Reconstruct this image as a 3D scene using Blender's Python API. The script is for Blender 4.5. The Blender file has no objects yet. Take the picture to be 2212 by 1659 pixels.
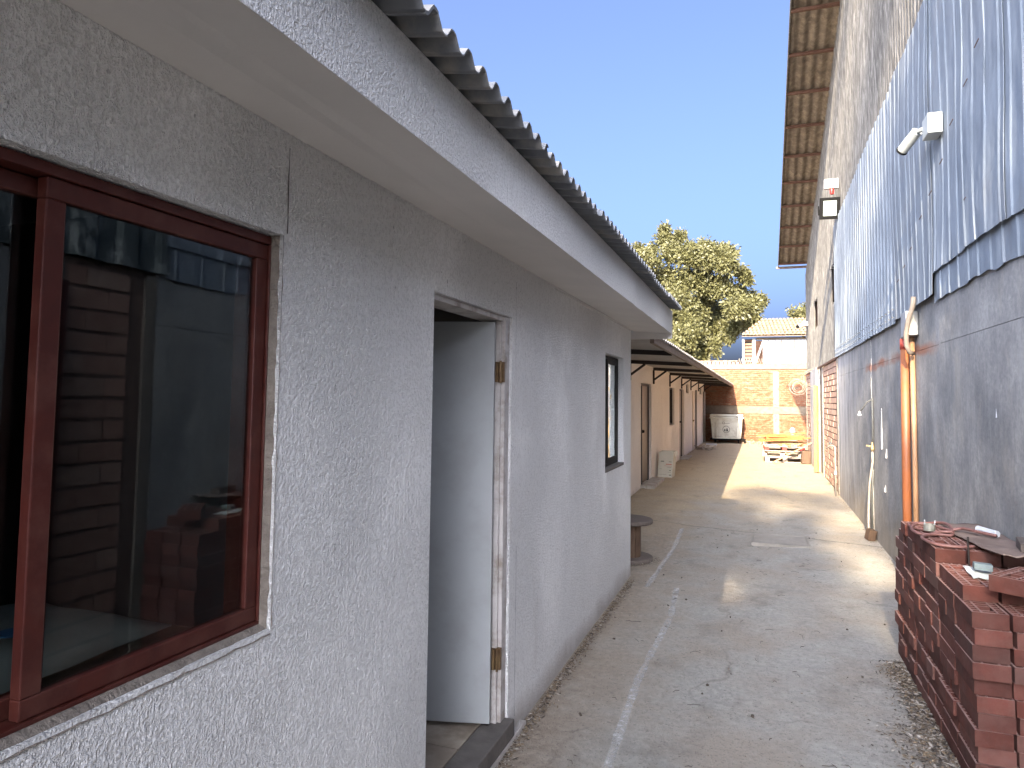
import bpy, math, random
from mathutils import Vector, Matrix, noise as mnoise
from math import sin, cos, pi, radians

random.seed(7)
S = bpy.context.scene
COL = S.collection

# ------------------------------------------------------------------ camera
YAW, PIT, ROLL = radians(19.601), radians(3.519), radians(0.7)
fwd = Vector((-sin(YAW)*cos(PIT), cos(YAW)*cos(PIT), sin(PIT)))
rt0 = Vector((cos(YAW), sin(YAW), 0))
up0 = rt0.cross(fwd)
rgt = cos(ROLL)*rt0 + sin(ROLL)*up0
upv = -sin(ROLL)*rt0 + cos(ROLL)*up0
cd = bpy.data.cameras.new('camera')
cam = bpy.data.objects.new('camera', cd)
COL.objects.link(cam)
m = Matrix.Identity(4)
for i in range(3):
    m[i][0], m[i][1], m[i][2] = rgt[i], upv[i], -fwd[i]
m.translation = Vector((0, 0, 1.6))
cam.matrix_world = m
cd.sensor_width = 36
cd.lens = 36*1500/2212
cd.shift_y = -0.0277
cd.clip_start = 0.02
cd.clip_end = 3000
S.camera = cam

# ------------------------------------------------------------------ light
SUN_D = Vector((0.15, 2.1, -1.0)).normalized()      # travel direction of sunlight
w = bpy.data.worlds.new('World')
S.world = w
w.use_nodes = True
wn = w.node_tree
bg = wn.nodes['Background']
sky = wn.nodes.new('ShaderNodeTexSky')
sky.sky_type = 'NISHITA'
sky.sun_disc = False
sky.sun_elevation = math.asin(-SUN_D.z)
sky.sun_rotation = math.atan2(-SUN_D.x, -SUN_D.y)
sky.air_density = 0.32
sky.dust_density = 10.0
sky.ozone_density = 5.2
sky.altitude = 0
wn.links.new(sky.outputs[0], bg.inputs[0])
bg.inputs[1].default_value = 0.15
sl = bpy.data.lights.new('sun', 'SUN')
sl.energy = 4.0
sl.angle = radians(0.5)
sl.color = (1.0, 0.83, 0.61)
so = bpy.data.objects.new('sun', sl)
COL.objects.link(so)
so.rotation_euler = SUN_D.to_track_quat('-Z', 'Y').to_euler()
so.location = (-2, -30, 20)
S.view_settings.view_transform = 'Standard'
S.view_settings.look = 'None'
S.view_settings.gamma = 1
S.view_settings.exposure = 2.58

# ------------------------------------------------------------------ materials
def nt(name):
    mt = bpy.data.materials.new(name)
    mt.use_nodes = True
    t = mt.node_tree
    b = t.nodes['Principled BSDF']
    return mt, t, b

class N:
    """tiny node helper"""
    def __init__(s, t): s.t = t
    def new(s, typ, **kw):
        n = s.t.nodes.new(typ)
        for k, v in kw.items():
            if k in n.inputs.keys() if isinstance(k, str) else False: n.inputs[k].default_value = v
            else: setattr(n, k, v)
        return n
    def link(s, a, b): s.t.links.new(a, b)
    def pos(s, scale=(1, 1, 1), kind='pos', loc=(0, 0, 0)):
        mp = s.t.nodes.new('ShaderNodeMapping')
        mp.inputs['Scale'].default_value = scale
        mp.inputs['Location'].default_value = loc
        if kind == 'pos':
            g = s.t.nodes.new('ShaderNodeNewGeometry'); s.link(g.outputs['Position'], mp.inputs[0])
        else:
            g = s.t.nodes.new('ShaderNodeTexCoord'); s.link(g.outputs['Object'], mp.inputs[0])
        return mp.outputs[0]
    def noise(s, vec, scale, detail=4, rough=0.55, dist=0.0):
        n = s.t.nodes.new('ShaderNodeTexNoise')
        n.inputs['Scale'].default_value = scale; n.inputs['Detail'].default_value = detail
        n.inputs['Roughness'].default_value = rough; n.inputs['Distortion'].default_value = dist
        s.link(vec, n.inputs['Vector']); return n.outputs['Fac']
    def voro(s, vec, scale, feature='F1', rnd=1.0):
        n = s.t.nodes.new('ShaderNodeTexVoronoi'); n.feature = feature
        n.inputs['Scale'].default_value = scale; n.inputs['Randomness'].default_value = rnd
        s.link(vec, n.inputs['Vector']); return n.outputs['Distance']
    def ramp(s, fac, stops):
        r = s.t.nodes.new('ShaderNodeValToRGB')
        e = r.color_ramp.elements
        while len(e) < len(stops): e.new(0.5)
        for el, (p, c) in zip(e, stops):
            el.position = p
            if not hasattr(c, '__len__'): c = (c, c, c)
            el.color = (*c, 1) if len(c) == 3 else c
        s.link(fac, r.inputs[0]); return r.outputs[0]
    def mix(s, fac, a, b, mode='MIX'):
        n = s.t.nodes.new('ShaderNodeMix'); n.data_type = 'RGBA'; n.blend_type = mode
        for sock, v in ((0, fac), (6, a), (7, b)):
            if hasattr(v, 'is_linked') or hasattr(v, 'links'): s.link(v, n.inputs[sock])
            elif sock == 0: n.inputs[0].default_value = v
            else: n.inputs[sock].default_value = (*v, 1) if len(v) == 3 else v
        return n.outputs[2]
    def math(s, op, a, b=0.5):
        n = s.t.nodes.new('ShaderNodeMath'); n.operation = op
        for i, v in enumerate((a, b)):
            if hasattr(v, 'links'): s.link(v, n.inputs[i])
            else: n.inputs[i].default_value = v
        return n.outputs[0]
    def bump(s, h, strength=0.5, dist=0.01, prev=None):
        n = s.t.nodes.new('ShaderNodeBump')
        n.inputs['Strength'].default_value = strength; n.inputs['Distance'].default_value = dist
        s.link(h, n.inputs['Height'])
        if prev is not None: s.link(prev, n.inputs['Normal'])
        return n.outputs[0]

def simple(name, c1, c2=None, rough=0.8, scale=8, bump=0.3, bdist=0.003, bscale=None, metal=0.0,
           kind='obj', stretch=(1, 1, 1), rnd=0.0, spec=0.5, dirt=None, dscale=3):
    mt, t, b = nt(name); n = N(t)
    v = n.pos(stretch, kind)
    c2 = c2 or tuple(x*0.75 for x in c1)
    f = n.noise(v, scale, 5, 0.6)
    f = n.ramp(f, [(0.3, 0.0), (0.7, 1.0)])
    col = n.mix(f, c1, c2)
    if dirt:
        d = n.ramp(n.noise(v, dscale, 6, 0.65), [(0.48, 0.0), (0.68, 1.0)])
        col = n.mix(n.math('MULTIPLY', d, 0.7), col, dirt)
    if rnd > 0:
        oi = t.nodes.new('ShaderNodeObjectInfo')
        r = n.math('MULTIPLY_ADD', oi.outputs['Random'], rnd*2)
        r.node.inputs[2].default_value = 1 - rnd
        hs = t.nodes.new('ShaderNodeHueSaturation')
        n.link(r, hs.inputs['Value']); n.link(col, hs.inputs['Color'])
        col = hs.outputs[0]
    n.link(col, b.inputs['Base Color'])
    b.inputs['Roughness'].default_value = rough
    b.inputs['Metallic'].default_value = metal
    b.inputs['Specular IOR Level'].default_value = spec
    if bump > 0:
        h = n.noise(v, bscale or scale*5, 4, 0.6)
        n.link(n.bump(h, bump, bdist), b.inputs['Normal'])
    return mt

def stucco(name, base, dark, amp=1.0, warm=None):
    mt, t, b = nt(name); n = N(t)
    v = n.pos((1, 1, 0.75))
    v2 = n.pos((1, 1, 0.8), loc=(3, 1, 7))
    blot = n.noise(v2, 1.1, 3, 0.55)
    mask = n.ramp(blot, [(0.38, 0.5), (0.56, 1.0)])
    a = n.noise(v, 125, 3, 0.62, 0.2)
    a = n.ramp(a, [(0.38, 0.0), (0.52, 0.6), (0.66, 1.0)])
    c = n.noise(v, 260, 2, 0.6)
    vst = n.pos((1, 1, 0.16), loc=(1, 5, 2))
    st = n.ramp(n.noise(vst, 60, 3, 0.6), [(0.35, 0.0), (0.65, 1.0)])
    st = n.math('MULTIPLY', st, n.ramp(n.noise(v2, 1.7, 3, 0.5), [(0.42, 0.4), (0.6, 1.0)]))
    h = n.math('ADD', n.math('MULTIPLY', a, mask), n.math('MULTIPLY', c, 0.22))
    h = n.math('ADD', h, n.math('MULTIPLY', st, 0.30))
    big = n.noise(v2, 5, 4, 0.6)
    nb = n.bump(big, 0.5, 0.02)
    nb = n.bump(h, 1.0, 0.014*amp, nb)
    n.link(nb, b.inputs['Normal'])
    # shade painted into the hollows to strengthen the relief, faint patches
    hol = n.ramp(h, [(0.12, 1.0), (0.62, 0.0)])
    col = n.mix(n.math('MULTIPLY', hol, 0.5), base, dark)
    pat = n.ramp(n.noise(v2, 2.2, 5, 0.6), [(0.4, 0.0), (0.75, 1.0)])
    col = n.mix(n.math('MULTIPLY', pat, 0.2), col, tuple(x*0.86 for x in base))
    sp = n.ramp(n.noise(v, 52, 2, 0.5), [(0.74, 0.0), (0.76, 1.0)])
    col = n.mix(n.math('MULTIPLY', sp, 0.5), col, (0.2, 0.18, 0.16))
    lst = n.ramp(n.noise(n.pos((1, 1, 0.25), loc=(8, 0, 0)), 6, 5, 0.7), [(0.60, 0.0), (0.75, 1.0)])
    col = n.mix(n.math('MULTIPLY', lst, 0.25), col, (0.55, 0.49, 0.42))
    # splash-up dirt on the lowest hand's breadth
    sep = t.nodes.new('ShaderNodeSeparateXYZ'); g = t.nodes.new('ShaderNodeNewGeometry')
    n.link(g.outputs['Position'], sep.inputs[0])
    zz = n.math('ADD', sep.outputs[2], n.math('MULTIPLY', n.noise(v2, 4, 4, 0.6), 0.18))
    low = n.ramp(zz, [(0.03, 1.0), (0.16, 0.0)])
    col = n.mix(n.math('MULTIPLY', low, 0.55), col, (0.36, 0.29, 0.22))
    n.link(col, b.inputs['Base Color'])
    b.inputs['Roughness'].default_value = 0.85
    b.inputs['Specular IOR Level'].default_value = 0.3
    return mt

M = {}
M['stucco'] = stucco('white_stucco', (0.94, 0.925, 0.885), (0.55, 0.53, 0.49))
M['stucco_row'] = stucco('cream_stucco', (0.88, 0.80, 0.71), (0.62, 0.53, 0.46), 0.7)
M['soffit'] = simple('soffit_board', (0.632, 0.598, 0.552), (0.575, 0.546, 0.506), 0.9, 3, 0.25, 0.002, 90, kind='pos')
M['bead'] = simple('white_filler', (0.8, 0.78, 0.72), None, 0.8, 40)
M['crack'] = simple('crack_shadow_gap', (0.12, 0.105, 0.09), None, 0.95, 60)
M['mortar'] = simple('raw_mortar', (0.24, 0.205, 0.165), (0.15, 0.125, 0.10), 0.95, 25, 1.0, 0.012, 70, kind='pos')
M['redframe'] = simple('oxblood_aluminium', (0.070, 0.015, 0.010), (0.048, 0.011, 0.008), 0.45, 14, 0.12, 0.002, 60,
                       kind='pos', stretch=(1, 1, 1), spec=0.25, dirt=(0.095, 0.035, 0.025), dscale=9)
M['grayframe'] = simple('bronze_window_frame', (0.022, 0.019, 0.016), (0.016, 0.014, 0.012), 0.8, 10, 0.1, spec=0.2)
M['doorgrey'] = simple('painted_door', (0.320, 0.328, 0.320), (0.280, 0.288, 0.280), 0.55, 2.5, 0.1, 0.002, 40, kind='pos',
                       dscale=5, dirt=(0.27, 0.27, 0.262))
M['doorframe'] = simple('painted_door_frame', (0.465, 0.435, 0.405), (0.375, 0.345, 0.315), 0.6, 9, 0.3, 0.003, 60, kind='pos',
                        dirt=(0.150, 0.112, 0.075), dscale=11)
M['hinge'] = simple('tarnished_brass', (0.20, 0.13, 0.06), (0.10, 0.055, 0.03), 0.5, 30, 0.2, metal=0.6)
M['tile'] = simple('dusty_floor_tile', (0.40, 0.34, 0.26), (0.24, 0.19, 0.14), 0.55, 5, 0.2, 0.002, 40, kind='pos',
                   dirt=(0.16, 0.12, 0.08), dscale=6)
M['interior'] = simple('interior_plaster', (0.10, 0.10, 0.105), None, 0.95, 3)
M['threshold'] = simple('dark_threshold', (0.13, 0.115, 0.10), (0.08, 0.07, 0.06), 0.8, 12, 0.5, 0.004)
M['roofgalv'] = simple('weathered_galvanised_roof', (0.17, 0.175, 0.18), (0.11, 0.115, 0.12), 0.6, 6, 0.25, 0.003, 30,
                       metal=0.2, kind='pos', dirt=(0.30, 0.27, 0.22), dscale=7)
M['canopysheet'] = simple('canopy_sheet', (0.42, 0.40, 0.38), (0.34, 0.32, 0.30), 0.55, 5, 0.15, kind='pos', metal=0.2)
M['steel_dark'] = simple('dark_primer_steel', (0.016, 0.009, 0.007), (0.012, 0.007, 0.005), 0.6, 12, 0.1)
M['purlin_brown'] = simple('rusty_purlin', (0.20, 0.15, 0.12), (0.13, 0.09, 0.065), 0.7, 10, 0.3, kind='pos')
M['door_row'] = simple('bronze_door', (0.17, 0.13, 0.10), (0.13, 0.10, 0.075), 0.5, 6, 0.1)
M['door_beige'] = simple('beige_door', (0.55, 0.44, 0.32), (0.48, 0.38, 0.27), 0.5, 6, 0.1)
M['asbestos'] = simple('old_fibre_cement', (0.165, 0.157, 0.14), (0.07, 0.067, 0.06), 0.95, 6, 0.7, 0.008, 45, kind='pos',
                       stretch=(1, 3.2, 0.3), dirt=(0.33, 0.32, 0.29), dscale=16, rnd=0.05)
M['asbestos_under'] = simple('mossy_fibre_cement', (0.23, 0.19, 0.145), (0.12, 0.095, 0.07), 0.95, 7, 0.6, 0.008, 40, kind='pos',
                             dirt=(0.33, 0.28, 0.2), dscale=9)
M['rust'] = simple('rusty_steel', (0.13, 0.065, 0.04), (0.08, 0.035, 0.02), 0.85, 15, 0.4, kind='pos')
M['orange_pvc'] = simple('orange_pvc', (0.312, 0.099, 0.031), (0.229, 0.078, 0.029), 0.5, 3, 0.1, 0.002, 50, kind='pos',
                         dirt=(0.229, 0.104, 0.062), dscale=2.2)
M['tan_pvc'] = simple('faded_tan_pvc', (0.378, 0.210, 0.105), (0.280, 0.154, 0.077), 0.55, 3, 0.1, 0.002, 50, kind='pos')
M['redcap'] = simple('red_coupling', (0.32, 0.05, 0.03), None, 0.5)
M['greybox'] = simple('cream_enclosure', (0.45, 0.44, 0.38), (0.38, 0.36, 0.30), 0.6, 6, 0.1)
M['steelbox'] = simple('steel_enclosure', (0.42, 0.43, 0.44), (0.32, 0.33, 0.34), 0.5, 6, 0.1, metal=0.4)
M['white_plastic'] = simple('white_plastic', (0.497, 0.508, 0.508), (0.442, 0.453, 0.453), 0.45, 8, 0.05)
M['cam_plastic'] = simple('camera_housing', (0.450, 0.475, 0.450), (0.388, 0.413, 0.388), 0.45, 8, 0.05)
M['black'] = simple('black_plastic', (0.008, 0.008, 0.008), None, 0.85, 20, 0.1, spec=0.15)
M['lens'] = simple('floodlight_lens', (0.323, 0.363, 0.323), (0.274, 0.304, 0.274), 0.25, 30, 0.1)
M['red'] = simple('red_lamp', (0.5, 0.03, 0.025), None, 0.35)
M['greyhose'] = simple('grey_conduit', (0.24, 0.20, 0.16), (0.17, 0.14, 0.11), 0.7, 20, 0.3)
M['pipe_grey'] = simple('galvanised_pipe', (0.10, 0.105, 0.10), (0.07, 0.07, 0.065), 0.7, 20, 0.2, metal=0.1)
M['pipe_white'] = simple('dusty_white_pipe', (0.287, 0.262, 0.228), (0.211, 0.186, 0.152), 0.6, 20, 0.2)
M['brass'] = simple('worn_brass', (0.35, 0.27, 0.15), (0.2, 0.15, 0.08), 0.45, 30, 0.1, metal=0.5)
M['yellowpost'] = simple('yellow_pine_post', (0.30, 0.205, 0.095), (0.24, 0.16, 0.07), 0.75, 6, 0.3, kind='pos', stretch=(5, 5, 0.6))
M['plank_orange'] = simple('fresh_orange_plank', (0.400, 0.156, 0.036), (0.280, 0.100, 0.026), 0.8, 6, 0.3, kind='obj', stretch=(0.7, 5, 5), rnd=0.18)
M['plank_pale'] = simple('pale_plank', (0.380, 0.237, 0.118), (0.266, 0.162, 0.076), 0.8, 6, 0.3, stretch=(0.7, 5, 5), rnd=0.15)
M['pallet_pale'] = simple('bleached_pallet_wood', (0.380, 0.332, 0.275), (0.266, 0.218, 0.171), 0.85, 7, 0.3, stretch=(0.7, 5, 5), rnd=0.12)
M['pallet_red'] = simple('red_painted_block', (0.360, 0.029, 0.023), (0.288, 0.025, 0.018), 0.7, 10)
M['wood_dark'] = simple('weathered_spool_wood', (0.105, 0.063, 0.035), (0.063, 0.035, 0.021), 0.8, 7, 0.4, stretch=(5, 5, 0.7))
M['wood_top'] = simple('grey_spool_wood', (0.120, 0.096, 0.078), (0.078, 0.060, 0.048), 0.85, 7, 0.4, stretch=(1, 6, 1), kind='pos')
M['bin'] = simple('white_bin_plastic', (0.575, 0.564, 0.483), (0.506, 0.494, 0.414), 0.5, 4, 0.08, 0.002, 30, dirt=(0.345, 0.310, 0.230), dscale=5)
M['ink'] = simple('printed_grey_ink', (0.06, 0.065, 0.06), None, 0.7)
M['redink'] = simple('printed_red_ink', (0.45, 0.10, 0.07), None, 0.7)
M['carton'] = simple('white_carton', (0.50, 0.47, 0.38), (0.45, 0.42, 0.34), 0.85, 6, 0.1)
M['sack'] = simple('paper_sack', (0.216, 0.204, 0.174), (0.180, 0.168, 0.141), 0.9, 8, 0.4, 0.004, 30)
M['sackcloth'] = simple('dusty_white_sack', (0.214, 0.208, 0.189), (0.139, 0.132, 0.120), 0.9, 6, 0.5, 0.01, 20)
M['blueink'] = simple('blue_print', (0.03, 0.10, 0.20), None, 0.8)
M['hose'] = simple('dusty_pink_hose', (0.200, 0.096, 0.080), (0.152, 0.072, 0.060), 0.6, 20, 0.15)
M['boardbrown'] = simple('weathered_hardboard', (0.170, 0.123, 0.098), (0.128, 0.089, 0.068), 0.9, 6, 0.4, 0.004, 30, kind='pos',
                         dirt=(0.230, 0.170, 0.136), dscale=8)
M['paper'] = simple('crumpled_white_paper', (0.55, 0.57, 0.53), (0.45, 0.47, 0.44), 0.9, 14, 0.5, 0.004, 30)
M['slate'] = simple('blue_grey_block', (0.16, 0.20, 0.20), (0.12, 0.15, 0.15), 0.8, 14, 0.3)
M['metalring'] = simple('dull_tin', (0.30, 0.30, 0.26), (0.22, 0.22, 0.18), 0.5, 20, 0.1, metal=0.4)
M['limewhite'] = simple('limewashed_cap', (0.332, 0.265, 0.199), (0.155, 0.105, 0.066), 0.95, 6, 0.6, 0.01, 30, kind='pos')
M['concrete_band'] = simple('rough_ring_beam', (0.208, 0.161, 0.108), (0.139, 0.104, 0.070), 0.95, 6, 0.7, 0.01, 30, kind='pos')
M['clay'] = simple('pale_clay_tile', (0.272, 0.197, 0.122), (0.197, 0.136, 0.082), 0.9, 6, 0.4, kind='pos', rnd=0.1, dirt=(0.326, 0.258, 0.177), dscale=8)
M['clay_dark'] = simple('brown_clay_tile', (0.28, 0.15, 0.09), (0.16, 0.08, 0.05), 0.9, 8, 0.4, kind='pos', rnd=0.1)
M['shedwall'] = simple('white_shed_sheet', (0.169, 0.175, 0.181), (0.141, 0.147, 0.153), 0.5, 4, 0.1, kind='pos')
M['dry_leaf'] = simple('dry_leaf', (0.30, 0.22, 0.13), (0.10, 0.07, 0.045), 0.9, 90, 0, kind='pos')
M['twig'] = simple('twig', (0.10, 0.075, 0.055), (0.05, 0.04, 0.03), 0.9, 60, 0, kind='pos')
M['pebble'] = simple('pebble', (0.5, 0.45, 0.37), (0.25, 0.21, 0.17), 0.9, 60, 0, kind='pos')
M['bark'] = simple('bark', (0.16, 0.12, 0.085), (0.09, 0.07, 0.05), 0.95, 10, 0.8, 0.02, 25, stretch=(1, 1, 0.3))
M['wire'] = simple('pale_wire', (0.294, 0.255, 0.196), (0.196, 0.167, 0.127), 0.6, 20, 0)
M['cable_drop'] = simple('wall_drip', (0.340, 0.348, 0.357), (0.289, 0.289, 0.297), 0.9, 20, 0.3, kind='pos')

def mk_leaf(name, c1, c2):
    mt, t, b = nt(name); n = N(t)
    v = n.pos()
    f = n.ramp(n.noise(v, 3.5, 3, 0.6), [(0.3, 0), (0.7, 1)])
    f2 = n.ramp(n.noise(v, 40, 1, 0.5), [(0.3, 0), (0.7, 1)])
    col = n.mix(n.math('MULTIPLY_ADD', f, 0.5), c1, c2)
    n.link(f2, col.node.inputs[0].links[0].from_node.inputs[2]) if False else None
    col = n.mix(n.math('MULTIPLY', f2, 0.5), col, tuple(x*1.5 for x in c1))
    n.link(col, b.inputs['Base Color'])
    b.inputs['Roughness'].default_value = 0.55
    tr = t.nodes.new('ShaderNodeBsdfTranslucent'); n.link(col, tr.inputs[0])
    mx = t.nodes.new('ShaderNodeMixShader'); mx.inputs[0].default_value = 0.28
    n.link(b.outputs[0], mx.inputs[1]); n.link(tr.outputs[0], mx.inputs[2])
    n.link(mx.outputs[0], t.nodes['Material Output'].inputs[0])
    return mt
M['leaf'] = mk_leaf('olive_leaf', (0.123, 0.115, 0.043), (0.066, 0.070, 0.028))
M['leaf2'] = mk_leaf('green_leaf', (0.07, 0.09, 0.03), (0.05, 0.065, 0.025))

def mk_glass(name, tint, rough=0.0, wav=0.0, boost=1.0):
    mt, t, b = nt(name); n = N(t)
    t.nodes.remove(b)
    tr = t.nodes.new('ShaderNodeBsdfTransparent'); tr.inputs[0].default_value = (*tint, 1)
    gl = t.nodes.new('ShaderNodeBsdfGlossy'); gl.inputs['Roughness'].default_value = rough
    gl.inputs[0].default_value = (0.95, 1, 1, 1)
    fr = t.nodes.new('ShaderNodeFresnel')
    gm = t.nodes.new('ShaderNodeNewGeometry')   # thin sheet: same reflectance from either face
    io = n.math('MULTIPLY_ADD', gm.outputs['Backfacing'], 1/1.5-1.5); io.node.inputs[2].default_value = 1.5
    n.link(io, fr.inputs[0])
    f = n.math('MULTIPLY', fr.outputs[0], boost)
    if wav > 0:
        h = n.noise(n.pos(), 6, 1, 0.5)
        nb = n.bump(h, 1.0, wav)
        n.link(nb, gl.inputs['Normal'])
    mx = t.nodes.new('ShaderNodeMixShader')
    n.link(f, mx.inputs[0]); n.link(tr.outputs[0], mx.inputs[1]); n.link(gl.outputs[0], mx.inputs[2])
    n.link(mx.outputs[0], t.nodes['Material Output'].inputs[0])
    return mt
M['glass'] = mk_glass('window_glass', (0.72, 0.76, 0.76), 0.0, 0.0, 0.9)
M['glass_far'] = mk_glass('wavy_window_glass', (0.5, 0.5, 0.5), 0.0, 0.004, 4.5)

def mk_ground():
    mt, t, b = nt('alley_ground'); n = N(t)
    v = n.pos()
    sep = t.nodes.new('ShaderNodeSeparateXYZ'); g = t.nodes.new('ShaderNodeNewGeometry')
    n.link(g.outputs['Position'], sep.inputs[0])
    f = n.noise(v, 1.6, 7, 0.62)
    fine = n.noise(v, 30, 6, 0.78)
    vf = n.noise(v, 170, 2, 0.6)
    conc = n.mix(n.ramp(fine, [(0.3, 0), (0.72, 1)]), (0.26, 0.25, 0.22), (0.455, 0.43, 0.37))
    conc = n.mix(n.math('MULTIPLY', n.ramp(f, [(0.36, 1), (0.6, 0)]), 0.75), conc, (0.32, 0.27, 0.21))
    dirt = n.mix(n.ramp(fine, [(0.3, 0), (0.7, 1)]), (0.31, 0.245, 0.16), (0.52, 0.425, 0.285))
    dirtn = n.mix(n.ramp(fine, [(0.3, 0), (0.7, 1)]), (0.215, 0.175, 0.13), (0.36, 0.30, 0.23))
    # dirt drifts against both walls and over the far stretch
    xl = n.math('ADD', sep.outputs[0], n.math('MULTIPLY', n.noise(v, 2.3, 5, 0.65), 0.9))
    left = n.ramp(n.math('MULTIPLY_ADD', xl, 0.5), [(0.16, 1), (0.46, 0)])
    left.node.inputs[0].links[0].from_node.inputs[2].default_value = 0.5
    yf = n.math('ADD', n.math('MULTIPLY', sep.outputs[1], 0.05), n.math('MULTIPLY', n.noise(v, 1.1, 5, 0.65), 0.5))
    far = n.ramp(yf, [(0.66, 0), (0.95, 1)])
    dirt = n.mix(far, dirtn, dirt)
    mk = n.math('MAXIMUM', left, far)
    col = n.mix(mk, conc, dirt)
    # fine black grit and stains
    gr = n.ramp(n.noise(v, 60, 4, 0.8), [(0.53, 0), (0.66, 1)])
    col = n.mix(n.math('MULTIPLY', gr, 0.62), col, (0.07, 0.065, 0.055))
    st = n.ramp(n.noise(n.pos((1, 0.7, 1), loc=(4, 2, 0)), 2.6, 6, 0.7), [(0.54, 0), (0.72, 1)])
    col = n.mix(n.math('MULTIPLY', st, 0.6), col, (0.15, 0.14, 0.12))
    pale = n.ramp(n.noise(n.pos(loc=(9, 5, 0)), 3.2, 5, 0.7), [(0.55, 0), (0.8, 1)])
    col = n.mix(n.math('MULTIPLY', pale, 0.5), col, (0.42, 0.39, 0.33))
    wv = t.nodes.new('ShaderNodeVectorMath'); wv.operation = 'ADD'
    nz = t.nodes.new('ShaderNodeTexNoise'); nz.inputs['Scale'].default_value = 2.2; nz.inputs['Detail'].default_value = 5
    n.link(v, nz.inputs['Vector']); n.link(v, wv.inputs[0])
    scn = t.nodes.new('ShaderNodeVectorMath'); scn.operation = 'SCALE'; scn.inputs['Scale'].default_value = 0.55
    n.link(nz.outputs['Color'], scn.inputs[0]); n.link(scn.outputs[0], wv.inputs[1])
    ck = n.ramp(n.voro(wv.outputs[0], 0.42, 'DISTANCE_TO_EDGE'), [(0.0, 1), (0.006, 0)])
    ckm = n.ramp(n.noise(v, 0.8, 3, 0.6), [(0.48, 0), (0.6, 1)])
    ck = n.math('MULTIPLY', ck, ckm)
    col = n.mix(n.math('MULTIPLY', ck, 0.6), col, (0.10, 0.085, 0.065))
    g2 = n.ramp(n.noise(n.pos(loc=(2, 9, 0)), 21, 5, 0.8), [(0.57, 0), (0.70, 1)])
    col = n.mix(n.math('MULTIPLY', g2, 0.45), col, (0.15, 0.12, 0.09))
    # slab joint crossing the alley near y = 9.7
    jx = n.math('MULTIPLY', sep.outputs[0], 0.36)
    jy = n.math('ADD', n.math('ADD', sep.outputs[1], jx), n.math('MULTIPLY', n.noise(v, 3, 4, 0.6), 0.16))
    d = n.math('ABSOLUTE', n.math('SUBTRACT', jy, 9.44), 0)
    jl = n.ramp(d, [(0.0, 1), (0.025, 0)])
    col = n.mix(n.math('MULTIPLY', jl, 0.75), col, (0.09, 0.075, 0.06))
    n.link(col, b.inputs['Base Color'])
    b.inputs['Roughness'].default_value = 0.9
    b.inputs['Specular IOR Level'].default_value = 0.25
    nb = n.bump(n.noise(v, 4, 5, 0.6), 0.6, 0.03)
    nb = n.bump(fine, 0.7, 0.01, nb)
    nb = n.bump(vf, 0.6, 0.004, nb)
    nb = n.bump(n.math('SUBTRACT', 1, jl), 0.8, 0.01, nb)
    n.link(nb, b.inputs['Normal'])
    return mt
M['ground'] = mk_ground()

def mk_line():
    mt, t, b = nt('worn_white_paint'); n = N(t)
    v = n.pos()
    b.inputs['Base Color'].default_value = (0.62, 0.61, 0.57, 1)
    b.inputs['Roughness'].default_value = 0.9
    a = n.noise(v, 26, 6, 0.75)
    c = n.noise(v, 3, 3, 0.6)
    f = n.ramp(n.math('ADD', a, n.math('MULTIPLY', c, 0.35)), [(0.52, 0), (0.85, 0.75)])
    tr = t.nodes.new('ShaderNodeBsdfTransparent')
    mx = t.nodes.new('ShaderNodeMixShader')
    n.link(f, mx.inputs[0]); n.link(tr.outputs[0], mx.inputs[1]); n.link(b.outputs[0], mx.inputs[2])
    n.link(mx.outputs[0], t.nodes['Material Output'].inputs[0])
    return mt
M['line'] = mk_line()

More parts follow.
